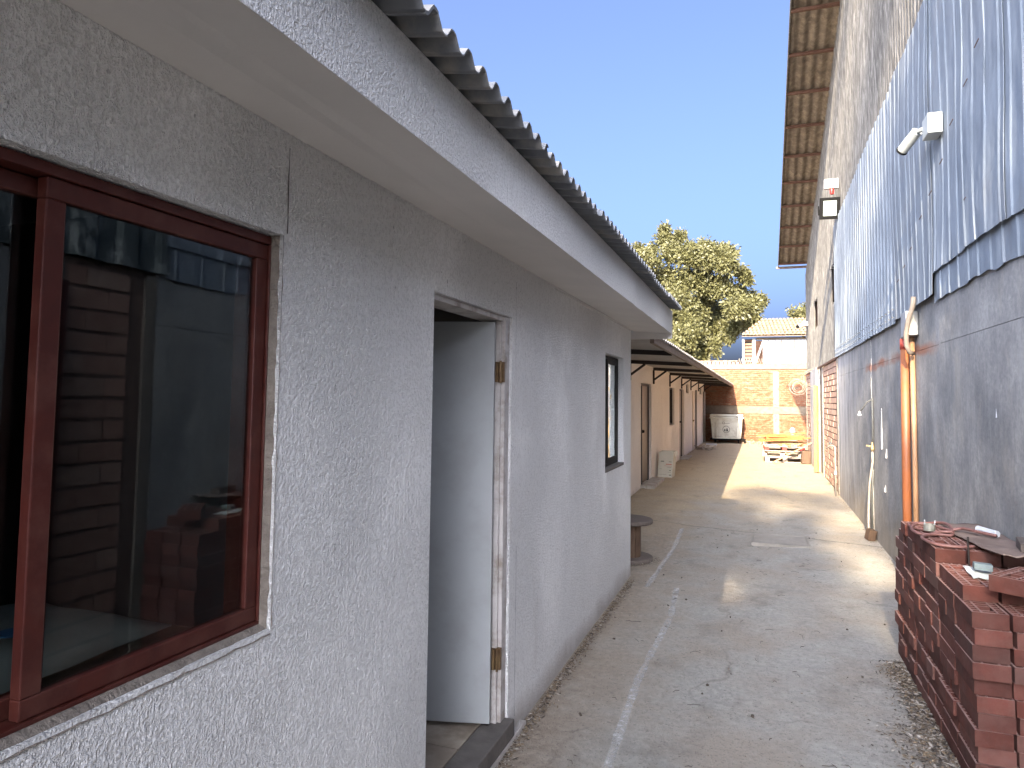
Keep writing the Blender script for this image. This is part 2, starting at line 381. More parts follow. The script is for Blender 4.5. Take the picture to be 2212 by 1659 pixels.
def mk_concrete_wall():
    mt, t, b = nt('cement_rendered_wall'); n = N(t)
    v = n.pos((1, 1.0, 1.0)); vs = n.pos((1, 2.2, 0.22))
    f = n.noise(v, 2.2, 7, 0.68); fine = n.noise(v, 30, 6, 0.72)
    col = n.mix(n.ramp(f, [(0.32, 0), (0.68, 1)]), (0.22, 0.215, 0.205), (0.43, 0.415, 0.38))
    col = n.mix(n.math('MULTIPLY', n.ramp(fine, [(0.35, 0), (0.7, 1)]), 0.6), col, (0.15, 0.155, 0.16))
    st = n.ramp(n.noise(vs, 3.5, 6, 0.7), [(0.5, 0), (0.75, 1)])
    col = n.mix(n.math('MULTIPLY', st, 0.5), col, (0.42, 0.41, 0.38))
    dk = n.ramp(n.noise(n.pos((1, 1, 0.7), loc=(0, 7, 3)), 1.5, 6, 0.72), [(0.46, 0), (0.66, 1)])
    col = n.mix(n.math('MULTIPLY', dk, 0.6), col, (0.13, 0.138, 0.14))
    tn = n.ramp(n.noise(n.pos((1, 1, 0.5), loc=(5, 2, 3)), 2.3, 6, 0.7), [(0.52, 0), (0.7, 1)])
    col = n.mix(n.math('MULTIPLY', tn, 0.5), col, (0.40, 0.36, 0.29))
    # lime wash and mud up to knee height further down the alley
    sep = t.nodes.new('ShaderNodeSeparateXYZ'); g = t.nodes.new('ShaderNodeNewGeometry')
    n.link(g.outputs['Position'], sep.inputs[0])
    y = n.math('ADD', sep.outputs[1], n.math('MULTIPLY', n.noise(vs, 2.0, 5, 0.7), 2.2))
    lm = n.ramp(n.math('MULTIPLY', y, 0.05), [(0.58, 0), (0.70, 1)])
    wash = n.ramp(n.noise(vs, 5, 5, 0.7), [(0.40, 0), (0.55, 1)])
    col = n.mix(n.math('MULTIPLY', n.math('MULTIPLY', lm, wash), 0.8), col, (0.62, 0.60, 0.57))
    lowz = n.ramp(n.math('ADD', sep.outputs[2], n.math('MULTIPLY', f, 0.9)), [(0.6, 1), (1.15, 0)])
    col = n.mix(n.math('MULTIPLY', lowz, 0.45), col, (0.33, 0.27, 0.19))
    # bare reddish masonry along the old joint at about two metres
    zz = n.math('SUBTRACT', sep.outputs[2], n.math('ADD', n.math('MULTIPLY', n.noise(v, 1.3, 4, 0.6), 0.22), 1.93))
    band = n.ramp(n.math('ABSOLUTE', zz, 0), [(0.02, 1), (0.06, 0)])
    bm = n.ramp(n.noise(n.pos((1, 1, 1), loc=(0, 3.1, 0)), 0.9, 3, 0.6), [(0.40, 0), (0.52, 1)])
    yr = n.ramp(n.math('MULTIPLY', sep.outputs[1], 0.1), [(0.60, 0), (0.66, 1), (0.98, 1), (1.0, 0)])
    bm = n.math('MULTIPLY', bm, yr)
    col = n.mix(n.math('MULTIPLY', n.math('MULTIPLY', band, bm), 0.85), col, (0.27, 0.12, 0.075))
    n.link(col, b.inputs['Base Color'])
    b.inputs['Roughness'].default_value = 0.92
    b.inputs['Specular IOR Level'].default_value = 0.25
    nb = n.bump(n.noise(v, 4, 3, 0.5), 0.6, 0.02)
    nb = n.bump(fine, 0.7, 0.006, nb)
    nb = n.bump(n.noise(v, 120, 2, 0.6), 0.6, 0.003, nb)
    n.link(nb, b.inputs['Normal'])
    return mt
M['cement'] = mk_concrete_wall()

def mk_galv(name, c1, c2, patch=None, metal=0.3, rough=0.5):
    mt, t, b = nt(name); n = N(t)
    v = n.pos(); vs = n.pos((1, 1.2, 0.5))
    f = n.noise(v, 2.4, 5, 0.6)
    col = n.mix(n.ramp(f, [(0.35, 0), (0.65, 1)]), c1, c2)
    sp = n.ramp(n.noise(v, 42, 3, 0.7), [(0.66, 0), (0.72, 1)])
    col = n.mix(n.math('MULTIPLY', sp, 0.35), col, (0.15, 0.14, 0.13))
    br = n.ramp(n.noise(vs, 1.9, 6, 0.7), [(0.58, 0), (0.72, 1)])
    col = n.mix(n.math('MULTIPLY', br, 0.45), col, (0.25, 0.24, 0.22))
    if patch:
        p = n.ramp(n.noise(vs, 3.2, 6, 0.7), [(0.50, 0), (0.53, 1)])
        col = n.mix(p, col, patch)
    oi = t.nodes.new('ShaderNodeObjectInfo')
    r = n.math('MULTIPLY_ADD', oi.outputs['Random'], 0.16); r.node.inputs[2].default_value = 0.92
    hs = t.nodes.new('ShaderNodeHueSaturation'); n.link(r, hs.inputs['Value']); n.link(col, hs.inputs['Color'])
    n.link(hs.outputs[0], b.inputs['Base Color'])
    b.inputs['Metallic'].default_value = metal
    n.link(n.ramp(n.noise(v, 9, 4, 0.6), [(0.3, rough-0.08), (0.7, rough+0.16)]), b.inputs['Roughness'])
    nb = n.bump(n.noise(n.pos((1, 1.5, 0.6)), 2.6, 2, 0.5), 1.0, 0.05)
    nb = n.bump(n.noise(v, 16, 3, 0.6), 0.5, 0.008, nb)
    n.link(nb, b.inputs['Normal'])
    return mt
M['galv'] = mk_galv('galvanised_cladding', (0.241, 0.274, 0.305), (0.190, 0.221, 0.252), None, 0.12, 0.62)
M['galv_dark'] = mk_galv('peeling_green_cladding', (0.10, 0.115, 0.11), (0.08, 0.095, 0.09), (0.26, 0.27, 0.25), 0.1, 0.6)

def mk_brick(name, c1, c2, dust, rnd=0.28, dustf=0.5, scale=9, bs=1.0):
    mt, t, b = nt(name); n = N(t)
    oi = t.nodes.new('ShaderNodeObjectInfo')
    v0 = n.pos((1, 1, 1), 'obj')
    add = t.nodes.new('ShaderNodeVectorMath'); add.operation = 'ADD'
    sc = t.nodes.new('ShaderNodeVectorMath'); sc.operation = 'SCALE'; sc.inputs[0].default_value = (37, 19, 53)
    n.link(oi.outputs['Random'], sc.inputs['Scale'])
    n.link(v0, add.inputs[0]); n.link(sc.outputs[0], add.inputs[1]); v = add.outputs[0]
    col = n.mix(n.ramp(n.noise(v, scale, 4, 0.6), [(0.35, 0), (0.65, 1)]), c1, c2)
    wn_ = t.nodes.new('ShaderNodeTexWhiteNoise'); wn_.noise_dimensions = '1D'; n.link(oi.outputs['Random'], wn_.inputs['W'])
    pick = n.ramp(wn_.outputs['Value'], [(0.70, 0), (0.95, 1)])
    col = n.mix(n.math('MULTIPLY', pick, 0.45), col, dust)
    d = n.ramp(n.noise(v, scale*0.8, 6, 0.7), [(0.42, 0), (0.75, 1)])
    col = n.mix(n.math('MULTIPLY', d, dustf), col, dust)
    r = n.math('MULTIPLY_ADD', oi.outputs['Random'], rnd*2); r.node.inputs[2].default_value = 1-rnd
    hs = t.nodes.new('ShaderNodeHueSaturation'); n.link(r, hs.inputs['Value']); n.link(col, hs.inputs['Color'])
    n.link(hs.outputs[0], b.inputs['Base Color'])
    b.inputs['Roughness'].default_value = 0.9
    b.inputs['Specular IOR Level'].default_value = 0.25
    n.link(n.bump(n.noise(v, 60, 3, 0.6), 0.5, 0.004*bs), b.inputs['Normal'])
    return mt
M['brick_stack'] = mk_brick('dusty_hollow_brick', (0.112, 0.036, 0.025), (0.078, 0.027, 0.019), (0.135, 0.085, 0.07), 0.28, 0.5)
M['brick_near'] = mk_brick('dim_panel_brick', (0.340, 0.196, 0.145), (0.272, 0.153, 0.111), (0.408, 0.306, 0.238), 0.1, 0.5)  # panel brick darkened so the sunlit panel mirrors dim in the window
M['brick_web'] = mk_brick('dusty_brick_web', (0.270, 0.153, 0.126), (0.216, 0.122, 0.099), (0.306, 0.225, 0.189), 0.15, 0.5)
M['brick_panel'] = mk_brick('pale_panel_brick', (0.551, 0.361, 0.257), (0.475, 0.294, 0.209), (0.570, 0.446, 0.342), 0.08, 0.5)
M['brick_wall'] = simple('boundary_brick', (0.181, 0.052, 0.020), (0.218, 0.109, 0.058), 0.92, 5.5, 0.7, 0.012, 40, kind='pos',
                         stretch=(1, 1, 2.2), dirt=(0.319, 0.210, 0.124), dscale=7)
M['mortar_pale'] = simple('pale_mortar', (0.200, 0.135, 0.085), (0.130, 0.085, 0.050), 0.95, 18, 0.7, 0.008, 60, kind='pos')
M['mortar_dark'] = simple('dark_core_mortar', (0.16, 0.10, 0.075), (0.10, 0.065, 0.05), 0.95, 18, 0.4, kind='pos')  # darker brown core mortar showing in the panel joints

# ------------------------------------------------------------------ geometry helpers
WL = {}
class MB:
    def __init__(s): s.v = []; s.f = []
    def add(s, vs, fs):
        o = len(s.v); s.v += [tuple(x) for x in vs]; s.f += [tuple(i+o for i in f) for f in fs]; return s
    def box(s, x0, x1, y0, y1, z0, z1):
        return s.add([(x0,y0,z0),(x1,y0,z0),(x1,y1,z0),(x0,y1,z0),(x0,y0,z1),(x1,y0,z1),(x1,y1,z1),(x0,y1,z1)],
                     [(0,3,2,1),(4,5,6,7),(0,1,5,4),(1,2,6,5),(2,3,7,6),(3,0,4,7)])
    def obox(s, c, size, rot=(0, 0, 0)):
        R = Matrix.Rotation(rot[2], 3, 'Z') @ Matrix.Rotation(rot[1], 3, 'Y') @ Matrix.Rotation(rot[0], 3, 'X')
        hx, hy, hz = (a/2 for a in size)
        vs = [Vector(c)+R@Vector((sx*hx, sy*hy, sz*hz)) for sz in (-1, 1) for sx, sy in ((-1,-1),(1,-1),(1,1),(-1,1))]
        return s.add(vs, [(0,3,2,1),(4,5,6,7),(0,1,5,4),(1,2,6,5),(2,3,7,6),(3,0,4,7)])
    def bar(s, p0, p1, w, h):
        p0 = Vector(p0); p1 = Vector(p1); d = (p1-p0).normalized()
        a = d.cross(Vector((0,0,1)))
        if a.length < 1e-3: a = Vector((1,0,0))
        a.normalize(); b = a.cross(d).normalized()
        vs = [p+a*i*w/2+b*j*h/2 for p in (p0, p1) for i, j in ((-1,-1),(1,-1),(1,1),(-1,1))]
        return s.add(vs, [(3,2,1,0),(4,5,6,7),(0,1,5,4),(1,2,6,5),(2,3,7,6),(3,0,4,7)])
    def tube(s, pts, r, n=8, cap=True):
        pts = [Vector(p) for p in pts]; k = len(pts); vs = []; fs = []
        rr = r if hasattr(r, '__len__') else [r]*k
        ref = None
        for i, p in enumerate(pts):
            d = (pts[min(i+1,k-1)]-pts[max(i-1,0)]).normalized()
            if ref is None:
                ref = d.cross(Vector((0,0,1)))
                if ref.length < 1e-3: ref = Vector((1,0,0))
            a = (ref - d*ref.dot(d)).normalized(); ref = a; b = d.cross(a)
            for j in range(n):
                t = 2*pi*j/n; vs.append(p+(a*cos(t)+b*sin(t))*rr[i])
        for i in range(k-1):
            for j in range(n):
                j2 = (j+1) % n
                fs.append((i*n+j, i*n+j2, (i+1)*n+j2, (i+1)*n+j))
        if cap:
            fs.append(tuple(reversed(range(n)))); fs.append(tuple(range((k-1)*n, k*n)))
        return s.add(vs, fs)
    def lathe(s, c, prof, n=20):
        vs = []; fs = []; c = Vector(c)
        for r, z in prof:
            for j in range(n):
                t = 2*pi*j/n; vs.append(c+Vector((r*cos(t), r*sin(t), z)))
        k = len(prof)
        for i in range(k-1):
            for j in range(n):
                j2 = (j+1) % n
                fs.append((i*n+j, i*n+j2, (i+1)*n+j2, (i+1)*n+j))
        fs.append(tuple(reversed(range(n)))); fs.append(tuple(range((k-1)*n, k*n)))
        return s.add(vs, fs)
    def build(s, name, mat, parent=None, smooth=False, bevel=0, solid=0, local=None):
        me = bpy.data.meshes.new(name)
        off = WL[parent.name] if parent else Vector((0, 0, 0))
        if local is not None: off = Vector((0, 0, 0))
        me.from_pydata([tuple(Vector(v)-off) for v in s.v], [], s.f)
        me.materials.append(M[mat] if isinstance(mat, str) else mat)
        if smooth: me.shade_smooth() if hasattr(me, 'shade_smooth') else None
        o = bpy.data.objects.new(name, me)
        COL.objects.link(o)
        if local is not None:
            o.location = Vector(local) - (WL[parent.name] if parent else Vector((0,0,0)))
            WL[o.name] = Vector(local)
        else:
            WL[o.name] = off.copy()
        if parent: o.parent = parent
        if solid:
            md = o.modifiers.new('solid', 'SOLIDIFY'); md.thickness = solid; md.offset = 0
        if bevel:
            md = o.modifiers.new('bevel', 'BEVEL'); md.width = bevel; md.segments = 2; md.limit_method = 'ANGLE'
        return o
def inst(name, me, loc, parent, rz=0, rx=0, ry=0):
    o = bpy.data.objects.new(name, me); COL.objects.link(o)
    o.location = Vector(loc) - (WL[parent.name] if parent else Vector((0,0,0)))
    o.rotation_euler = (rx, ry, rz)
    if parent: o.parent = parent
    WL[o.name] = Vector(loc)
    return o
def tag(o, label, cat, group=None, kind=None):
    o['label'] = label; o['category'] = cat
    if group: o['group'] = group
    if kind: o['kind'] = kind
    return o
def empty(name, loc, label, cat, group=None, kind=None):
    o = bpy.data.objects.new(name, None); COL.objects.link(o); o.location = loc
    WL[o.name] = Vector(loc); return tag(o, label, cat, group, kind)
def lathe_mesh(*a, **k): return MB().lathe(*a, **k)

def wall_boxes(mb, x0, x1, y0, y1, z0, z1, holes):
    """solid wall along y with rectangular holes (ya, yb, za, zb)"""
    ys = sorted({y0, y1, *[h[0] for h in holes], *[h[1] for h in holes]})
    ys = [y for y in ys if y0 <= y <= y1]
    for a, b in zip(ys, ys[1:]):
        hs = sorted([h for h in holes if h[0] <= a+1e-6 and h[1] >= b-1e-6], key=lambda h: h[2])
        z = z0
        for h in hs:
            if h[2] > z+1e-6: mb.box(x0, x1, a, b, z, h[2])
            z = h[3]
        if z < z1-1e-6: mb.box(x0, x1, a, b, z, z1)

def rough_wall(x, y0, y1, z0, z1, holes, thick, step=0.5):
    """one skin facing +x, grid-cut round the holes, with returns; shares vertices so bump shading has no seams"""
    ys = sorted({y0, y1, *[h[0] for h in holes], *[h[1] for h in holes]})
    zs = sorted({z0, z1, *[h[2] for h in holes], *[h[3] for h in holes]})
    mb = MB(); idx = {}
    def V(y, z, xx):
        k = (round(y,4), round(z,4), round(xx,4))
        if k not in idx: idx[k] = len(mb.v); mb.v.append((xx, y, z))
        return idx[k]
    solid = lambda a, b, c, d: not any(h[0] <= a+1e-6 and h[1] >= b-1e-6 and h[2] <= c+1e-6 and h[3] >= d-1e-6 for h in holes)
    for a, b in zip(ys, ys[1:]):
        for c, d in zip(zs, zs[1:]):
            if solid(a, b, c, d):
                mb.f.append((V(a,c,x), V(b,c,x), V(b,d,x), V(a,d,x)))
                mb.f.append((V(a,d,x-thick), V(b,d,x-thick), V(b,c,x-thick), V(a,c,x-thick)))
    for h in holes:
        a, b, c, d = h
        for p, q in (((a,c),(a,d)), ((a,d),(b,d)), ((b,d),(b,c)), ((b,c),(a,c))):
            mb.f.append((V(*p,x), V(*q,x), V(*q,x-thick), V(*p,x-thick)))
    for p, q in (((y0,z0),(y1,z0)), ((y1,z0),(y1,z1)), ((y1,z1),(y0,z1)), ((y0,z1),(y0,z0))):
        mb.f.append((V(*p,x), V(*p,x-thick), V(*q,x-thick), V(*q,x)))
    return mb

# ------------------------------------------------------------------ ground
def sm(a, b, t):
    t = max(0, min(1, (t-a)/(b-a))); return t*t*(3-2*t)
def gz(x, y):
    near = 1 - sm(8, 14, y)
    lx = 1 - sm(-1.2, 1.2, x)
    z = -near*(0.03 + 0.055*lx)
    if -2.6 < x < 2 and -4 < y < 30:
        z += 0.006*mnoise.noise(Vector((x*1.7, y*1.3, 0))) + 0.003*mnoise.noise(Vector((x*5, y*5, 3)))
    return z
xs = [-600, -80, -25, -8, -4] + [-2.6+0.1*i for i in range(47)] + [3, 8, 25, 80, 600]
ys = [-600, -80, -25, -8] + [-4+0.12*i for i in range(285)] + [32, 40, 80, 250, 900]
mb = MB()
for y in ys:
    for x in xs: mb.v.append((x, y, gz(x, y)))
nx = len(xs)
for j in range(len(ys)-1):
    for i in range(nx-1):
        mb.f.append((j*nx+i, j*nx+i+1, (j+1)*nx+i+1, (j+1)*nx+i))
g = mb.build('ground', 'ground', smooth=True)
tag(g, 'dusty concrete and packed dirt floor of the alley', 'ground', kind='structure')

def ground_strip(name, pts, w, mat, h=0.004, seg=0.08):
    mb = MB(); P = []
    for (x0, y0), (x1, y1) in zip(pts, pts[1:]):
        k = max(2, int(math.hypot(x1-x0, y1-y0)/seg))
        for i in range(k): P.append((x0+(x1-x0)*i/k, y0+(y1-y0)*i/k))
    P.append(pts[-1])
    for i, (x, y) in enumerate(P):
        ww = w*(0.75+0.5*mnoise.noise(Vector((x*3, y*6, 9))))
        for s in (-1, -0.33, 0.33, 1):
            xx = x+s*ww/2
            mb.v.append((xx, y, gz(xx, y)+h+0.0015))
    for i in range(len(P)-1):
        for j in range(3):
            mb.f.append((i*4+j, i*4+j+1, i*4+j+5, i*4+j+4))
    return mb.build(name, mat)
l1 = ground_strip('painted_line', [(-0.96, 9.4), (-0.93, 8.1), (-0.97, 6.4)], 0.065, 'line')
tag(l1, 'worn white line on the ground from the slab joint to the annex corner', 'painted line', 'white lines on the alley floor', 'structure')
l2 = ground_strip('painted_line', [(-0.71, 6.45), (-0.66, 5.6), (-0.70, 4.3), (-0.66, 3.0), (-0.66, 2.2)], 0.06, 'line')
tag(l2, 'worn white line on the ground beside the open door, nearest the camera', 'painted line', 'white lines on the alley floor', 'structure')

# ------------------------------------------------------------------ annex building (left foreground)
AX = -1.18
annex = empty('annex_building', (-1.18, 6.5, 0), 'low white stucco annex with oxblood window, open door and corrugated roof edge', 'building')
W1 = (0.26, 1.50, 1.005, 2.022); DR = (2.41, 3.31, 0.0, 2.01); W2 = (5.59, 6.40, 1.01, 1.985)
aw = rough_wall(AX, -4.0, 6.78, -0.15, 2.325, [W1, DR, W2], 0.14)
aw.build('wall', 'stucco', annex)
# gable end and hidden walls / interior
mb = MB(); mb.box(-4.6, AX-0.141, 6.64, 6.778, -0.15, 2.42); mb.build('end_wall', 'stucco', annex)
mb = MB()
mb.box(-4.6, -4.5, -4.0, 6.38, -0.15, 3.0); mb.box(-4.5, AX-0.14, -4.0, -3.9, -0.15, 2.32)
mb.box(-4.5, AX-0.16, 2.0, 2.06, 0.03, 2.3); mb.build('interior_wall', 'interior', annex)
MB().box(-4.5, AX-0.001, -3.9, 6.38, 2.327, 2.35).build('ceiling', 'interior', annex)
# tiled floor inside the door
fl = MB().box(-4.5, AX-0.10, -3.9, 6.38, -0.12, 0.018).build('floor', 'mortar', annex)
for i in range(3):
    for j in range(3):
        x1 = AX-0.105-0.33*i; y0 = 2.075+0.44*j
        MB().box(x1-0.325, x1, y0, y0+0.434, 0.018, 0.028).build('tile', 'tile', fl)
MB().box(AX-0.10, AX+0.035, 2.30, 3.32, -0.05, 0.032).build('threshold', 'threshold', annex, bevel=0.006)
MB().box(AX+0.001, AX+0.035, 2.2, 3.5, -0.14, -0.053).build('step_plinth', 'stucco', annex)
# soffit, fascia, end board
XF = -0.80
mb = MB(); mb.add([(AX+0.002,-4,2.318),(AX+0.002,6.924,2.282),(XF-0.003,6.92,2.2525),(XF-0.003,-4,2.2525),
        (AX+0.002,-4,2.33),(AX+0.002,6.924,2.296),(XF-0.003,6.92,2.266),(XF-0.003,-4,2.266)],
       [(0,1,2,3),(7,6,5,4),(0,4,5,1),(1,5,6,2),(2,6,7,3),(3,7,4,0)]); mb.build('soffit', 'soffit', annex)
fm = MB()
K = 90
for i in range(K+1):
    y = -4.0 + 10.95*i/K
    dz = 0.0045*mnoise.noise(Vector((y*4, 1, 0))) + 0.003*mnoise.noise(Vector((y*17, 5, 0)))
    fm.v += [(XF-0.0028, y, 2.250+dz), (XF, y, 2.249+dz), (XF, y, 2.475), (XF-0.0028, y, 2.475)]
for i in range(K):
    for j in range(4):
        j2 = (j+1) % 4; fm.f.append((i*4+j, i*4+j2, (i+1)*4+j2, (i+1)*4+j))
fm.f += [(0,1,2,3), (4*K+3, 4*K+2, 4*K+1, 4*K)]
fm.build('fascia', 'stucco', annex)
MB().box(XF-0.04, XF-0.003, -4.0, 6.94, 2.27, 2.47).build('fascia_board', 'mortar', annex)
MB().box(AX-0.5, XF-0.004, 6.925, 6.965, 2.205, 2.46).build('end_board', 'soffit', annex)
MB().box(AX, AX+0.006, 4.1, 6.75, 2.272, 2.2812).build('filler_bead', 'bead', annex)
def crack(y, z0, z1, w=0.0022, wob=0.012):
    pts = []; k = int((z1-z0)/0.03)+2; mb = MB()
    for i in range(k+1):
        z = z0+(z1-z0)*i/k
        yy = y+wob*mnoise.noise(Vector((y*7, z*5, 2)))
        ww = w*(0.35+1.1*abs(mnoise.noise(Vector((y, z*9, 6)))) )
        mb.v += [(AX+0.0012, yy-ww/2, z), (AX+0.0012, yy+ww/2, z)]
    for i in range(k): mb.f.append((2*i, 2*i+1, 2*i+3, 2*i+2))
    mb.build('crack', 'crack', annex)
crack(1.52, 2.03, 2.262, 0.0045); crack(3.37, 1.75, 2.2, 0.003); crack(3.41, 0.0, 0.85, 0.004, 0.006)
# roof sheets, corrugation along x, sloping down towards the alley
def corrugated(yA, yB, xA, xB, zfun, pitch, amp, nx=2, ph=0.0, per=8, flat=1.0):
    mb = MB(); k = max(4, int(round((yB-yA)/pitch*per)))
    for i in range(k+1):
        y = yA+(yB-yA)*i/k
        c = cos(2*pi*(y-ph)/pitch); c = max(-1, min(1, c*flat))
        for j in range(nx+1):
            x = xA+(xB-xA)*j/nx
            mb.v.append((x, y, zfun(x, y)+amp*c))
    for i in range(k):
        for j in range(nx):
            a = i*(nx+1)+j
            mb.f.append((a, a+1, a+nx+2, a+nx+1))
    return mb
random.seed(3)
for i in range(12):
    yA = -4.05+0.90*i; yB = yA+0.965
    if yB > 7.0: yB = 7.0
    if yA > 6.8: break
    dz = random.uniform(-0.003, 0.003)+0.0035*(i % 2); xo = random.uniform(-0.012, 0.012)
    z0 = 2.492
    corrugated(yA, yB, -0.695+xo, -4.7, lambda x, y: z0+dz+0.16*(-0.8-x), 0.1, 0.017, 2, 0.0, 8, 1.25
               ).build('roof_sheet', 'roofgalv', annex, smooth=False, solid=0.004)
# --- big oxblood window
def frame_rect(mb, x0, x1, y0, y1, z0, z1, w, wb=None):
    wb = wb or w
    mb.box(x0, x1, y0, y1, z0, z0+wb); mb.box(x0, x1, y0, y1, z1-w, z1)
    mb.box(x0, x1, y0, y0+w, z0+wb, z1-w); mb.box(x0, x1, y1-w, y1, z0+wb, z1-w)
fw = MB(); frame_rect(fw, AX-0.142, AX-0.030, W1[0]+0.002, W1[1]+0.012, W1[2]+0.004, W1[3]-0.004, 0.022, 0.016)
win = fw.build('window', 'redframe', annex, bevel=0.002)
def sash(x0, x1, y0, y1, z0, z1, w=0.05, wb=0.06):
    mb = MB(); frame_rect(mb, x0, x1, y0, y1, z0, z1, w, wb)
    o = mb.build('sash', 'redframe', win, bevel=0.003)
    xm = (x0+x1)/2
    MB().box(xm-0.002, xm+0.002, y0+w-0.006, y1-w+0.006, z0+wb-0.006, z1-w+0.006).build('pane', 'glass', win)
    return o
sash(AX-0.062, AX-0.036, 0.885, W1[1]-0.012, W1[2]+0.021, W1[3]-0.028, 0.0395, 0.038)
sash(AX-0.096, AX-0.068, W1[0]+0.026, 0.950, W1[2]+0.021, W1[3]-0.028, 0.036, 0.038)
# raw mortar round the frame
def rough_reveal(y0, y1, z0, z1, vert):
    mb = MB(); n = 40
    for i in range(n+1):
        t = i/n
        if vert:
            z = z0+(z1-z0)*t; e = 0.006*mnoise.noise(Vector((0, z*22, 4)))
            ya, yb = y0, y1+e*0.6
            mb.v += [(AX-0.10, ya, z), (AX-0.028, ya, z), (AX+0.0015+0.002*e/0.006, yb, z)]
        else:
            y = y0+(y1-y0)*t; e = 0.007*mnoise.noise(Vector((1, y*20, 4)))
            mb.v += [(AX-0.10, y, z1), (AX-0.026, y, z1), (AX+0.003+e*0.3, y, z0+e)]
    for i in range(n):
        for j in range(2): mb.f.append((i*3+j, i*3+j+1, (i+1)*3+j+1, (i+1)*3+j))
    return mb
rough_reveal(W1[1]-0.006, W1[1]+0.003, W1[2]+0.0, W1[3], True).build('reveal', 'mortar', win)
rough_reveal(W1[0], W1[1]-0.0, W1[2]-0.012, W1[2]+0.012, False).build('sill', 'mortar', win)
# small window by the corner
f2 = MB(); frame_rect(f2, AX-0.11, AX-0.05, W2[0]+0.006, W2[1]-0.006, W2[2]+0.02, W2[3]-0.012, 0.025)
win2 = f2.build('window', 'grayframe', annex)
mb = MB(); frame_rect(mb, AX-0.075, AX-0.052, 5.93, W2[1]-0.03, W2[2]+0.045, W2[3]-0.037, 0.036); mb.build('sash', 'grayframe', win2)
MB().box(AX-0.066, AX-0.062, 5.966, W2[1]-0.066, W2[2]+0.08, W2[3]-0.073).build('pane', 'glass_far', win2)
mb = MB(); frame_rect(mb, AX-0.105, AX-0.082, W2[0]+0.03, 6.0, W2[2]+0.045, W2[3]-0.037, 0.036); mb.build('sash', 'grayframe', win2)
MB().box(AX-0.096, AX-0.092, W2[0]+0.066, 5.966, W2[2]+0.08, W2[3]-0.073).build('pane', 'glass_far', win2)
MB().box(AX-0.12, AX+0.004, W2[0], W2[1], W2[2]-0.004, W2[2]+0.018).build('sill', 'threshold', win2)
# --- door: frame on the far jamb, leaf swung inwards
df = MB()
df.box(AX-0.135, AX-0.012, 3.245, 3.309, 0.033, 2.009); df.box(AX-0.135, AX-0.02, 2.42, 3.245, 1.985, 2.009)
df.box(AX-0.06, AX-0.03, 3.228, 3.245, 0.033, 1.985)
dframe = df.build('door_frame', 'doorframe', annex, bevel=0.003)
ang = math.atan2(-0.20, -0.80)
lx, ly = AX-0.035, 3.19
R = Matrix.Rotation(ang, 3, 'Z')
lf = MB(); c = Vector((lx, ly, 0)) + R@Vector((0.41, 0, 0))
lf.obox((c.x, c.y, 1.015), (0.80, 0.036, 1.92), (0, 0, ang))
leaf = lf.build('door_leaf', 'doorgrey', annex, bevel=0.002)
kx = Vector((lx, ly, 0)) + R@Vector((0.75, 0.035, 0))
MB().lathe((kx.x, kx.y, 0.98), [(0.005,-0.02),(0.026,-0.015),(0.028,0.0),(0.026,0.015),(0.005,0.02)], 12).build('handle', 'brass', leaf)
for z in (1.73, 0.34):
    mb = MB(); mb.box(AX-0.036, AX-0.012+0.002, 3.225, 3.2448, z-0.05, z+0.05)
    mb.box(AX-0.062, AX-0.036, 3.213, 3.229, z-0.05, z+0.05)
    mb.tube([(AX-0.024, 3.216, z-0.055), (AX-0.024, 3.216, z+0.055)], 0.006, 8)
    mb.build('hinge', 'hinge', dframe)
# sack lying behind the big window
sk = MB()
for i in range(13):
    for j in range(9):
        u, v_ = i/12, j/8
        y = 0.30+1.05*u; x = AX-0.17-0.5*v_
        h = 0.07*math.sin(pi*min(1, max(0, u)))**0.4*math.sin(pi*v_)**0.5 if 0 < u < 1 and 0 < v_ < 1 else 0
        sk.v.append((x, y, 1.02+h+0.02*u+0.012*mnoise.noise(Vector((u*5, v_*4, 1)))))
for i in range(12):
    for j in range(8): sk.f.append((i*9+j, (i+1)*9+j, (i+1)*9+j+1, i*9+j+1))
sko = sk.build('paper_sack', 'sack', smooth=True, solid=0.004)
tag(sko, 'pale paper sack lying on a bench behind the big oxblood window', 'sack')
MB().lathe((AX-0.25, 1.02, 1.112), [(0.03, 0), (0.03, 0.003), (0.012, 0.004)], 18).build('printed_ring', 'blueink', sko)
bench = MB().box(AX-0.75, AX-0.145, 0.2, 1.42, 0.97, 1.012)
for yy in (0.25, 1.37): bench.box(AX-0.72, AX-0.66, yy-0.03, yy+0.03, 0.02, 0.97)
tag(bench.build('work_bench', 'wood_dark'), 'dark wooden bench inside the annex below the big window', 'bench')

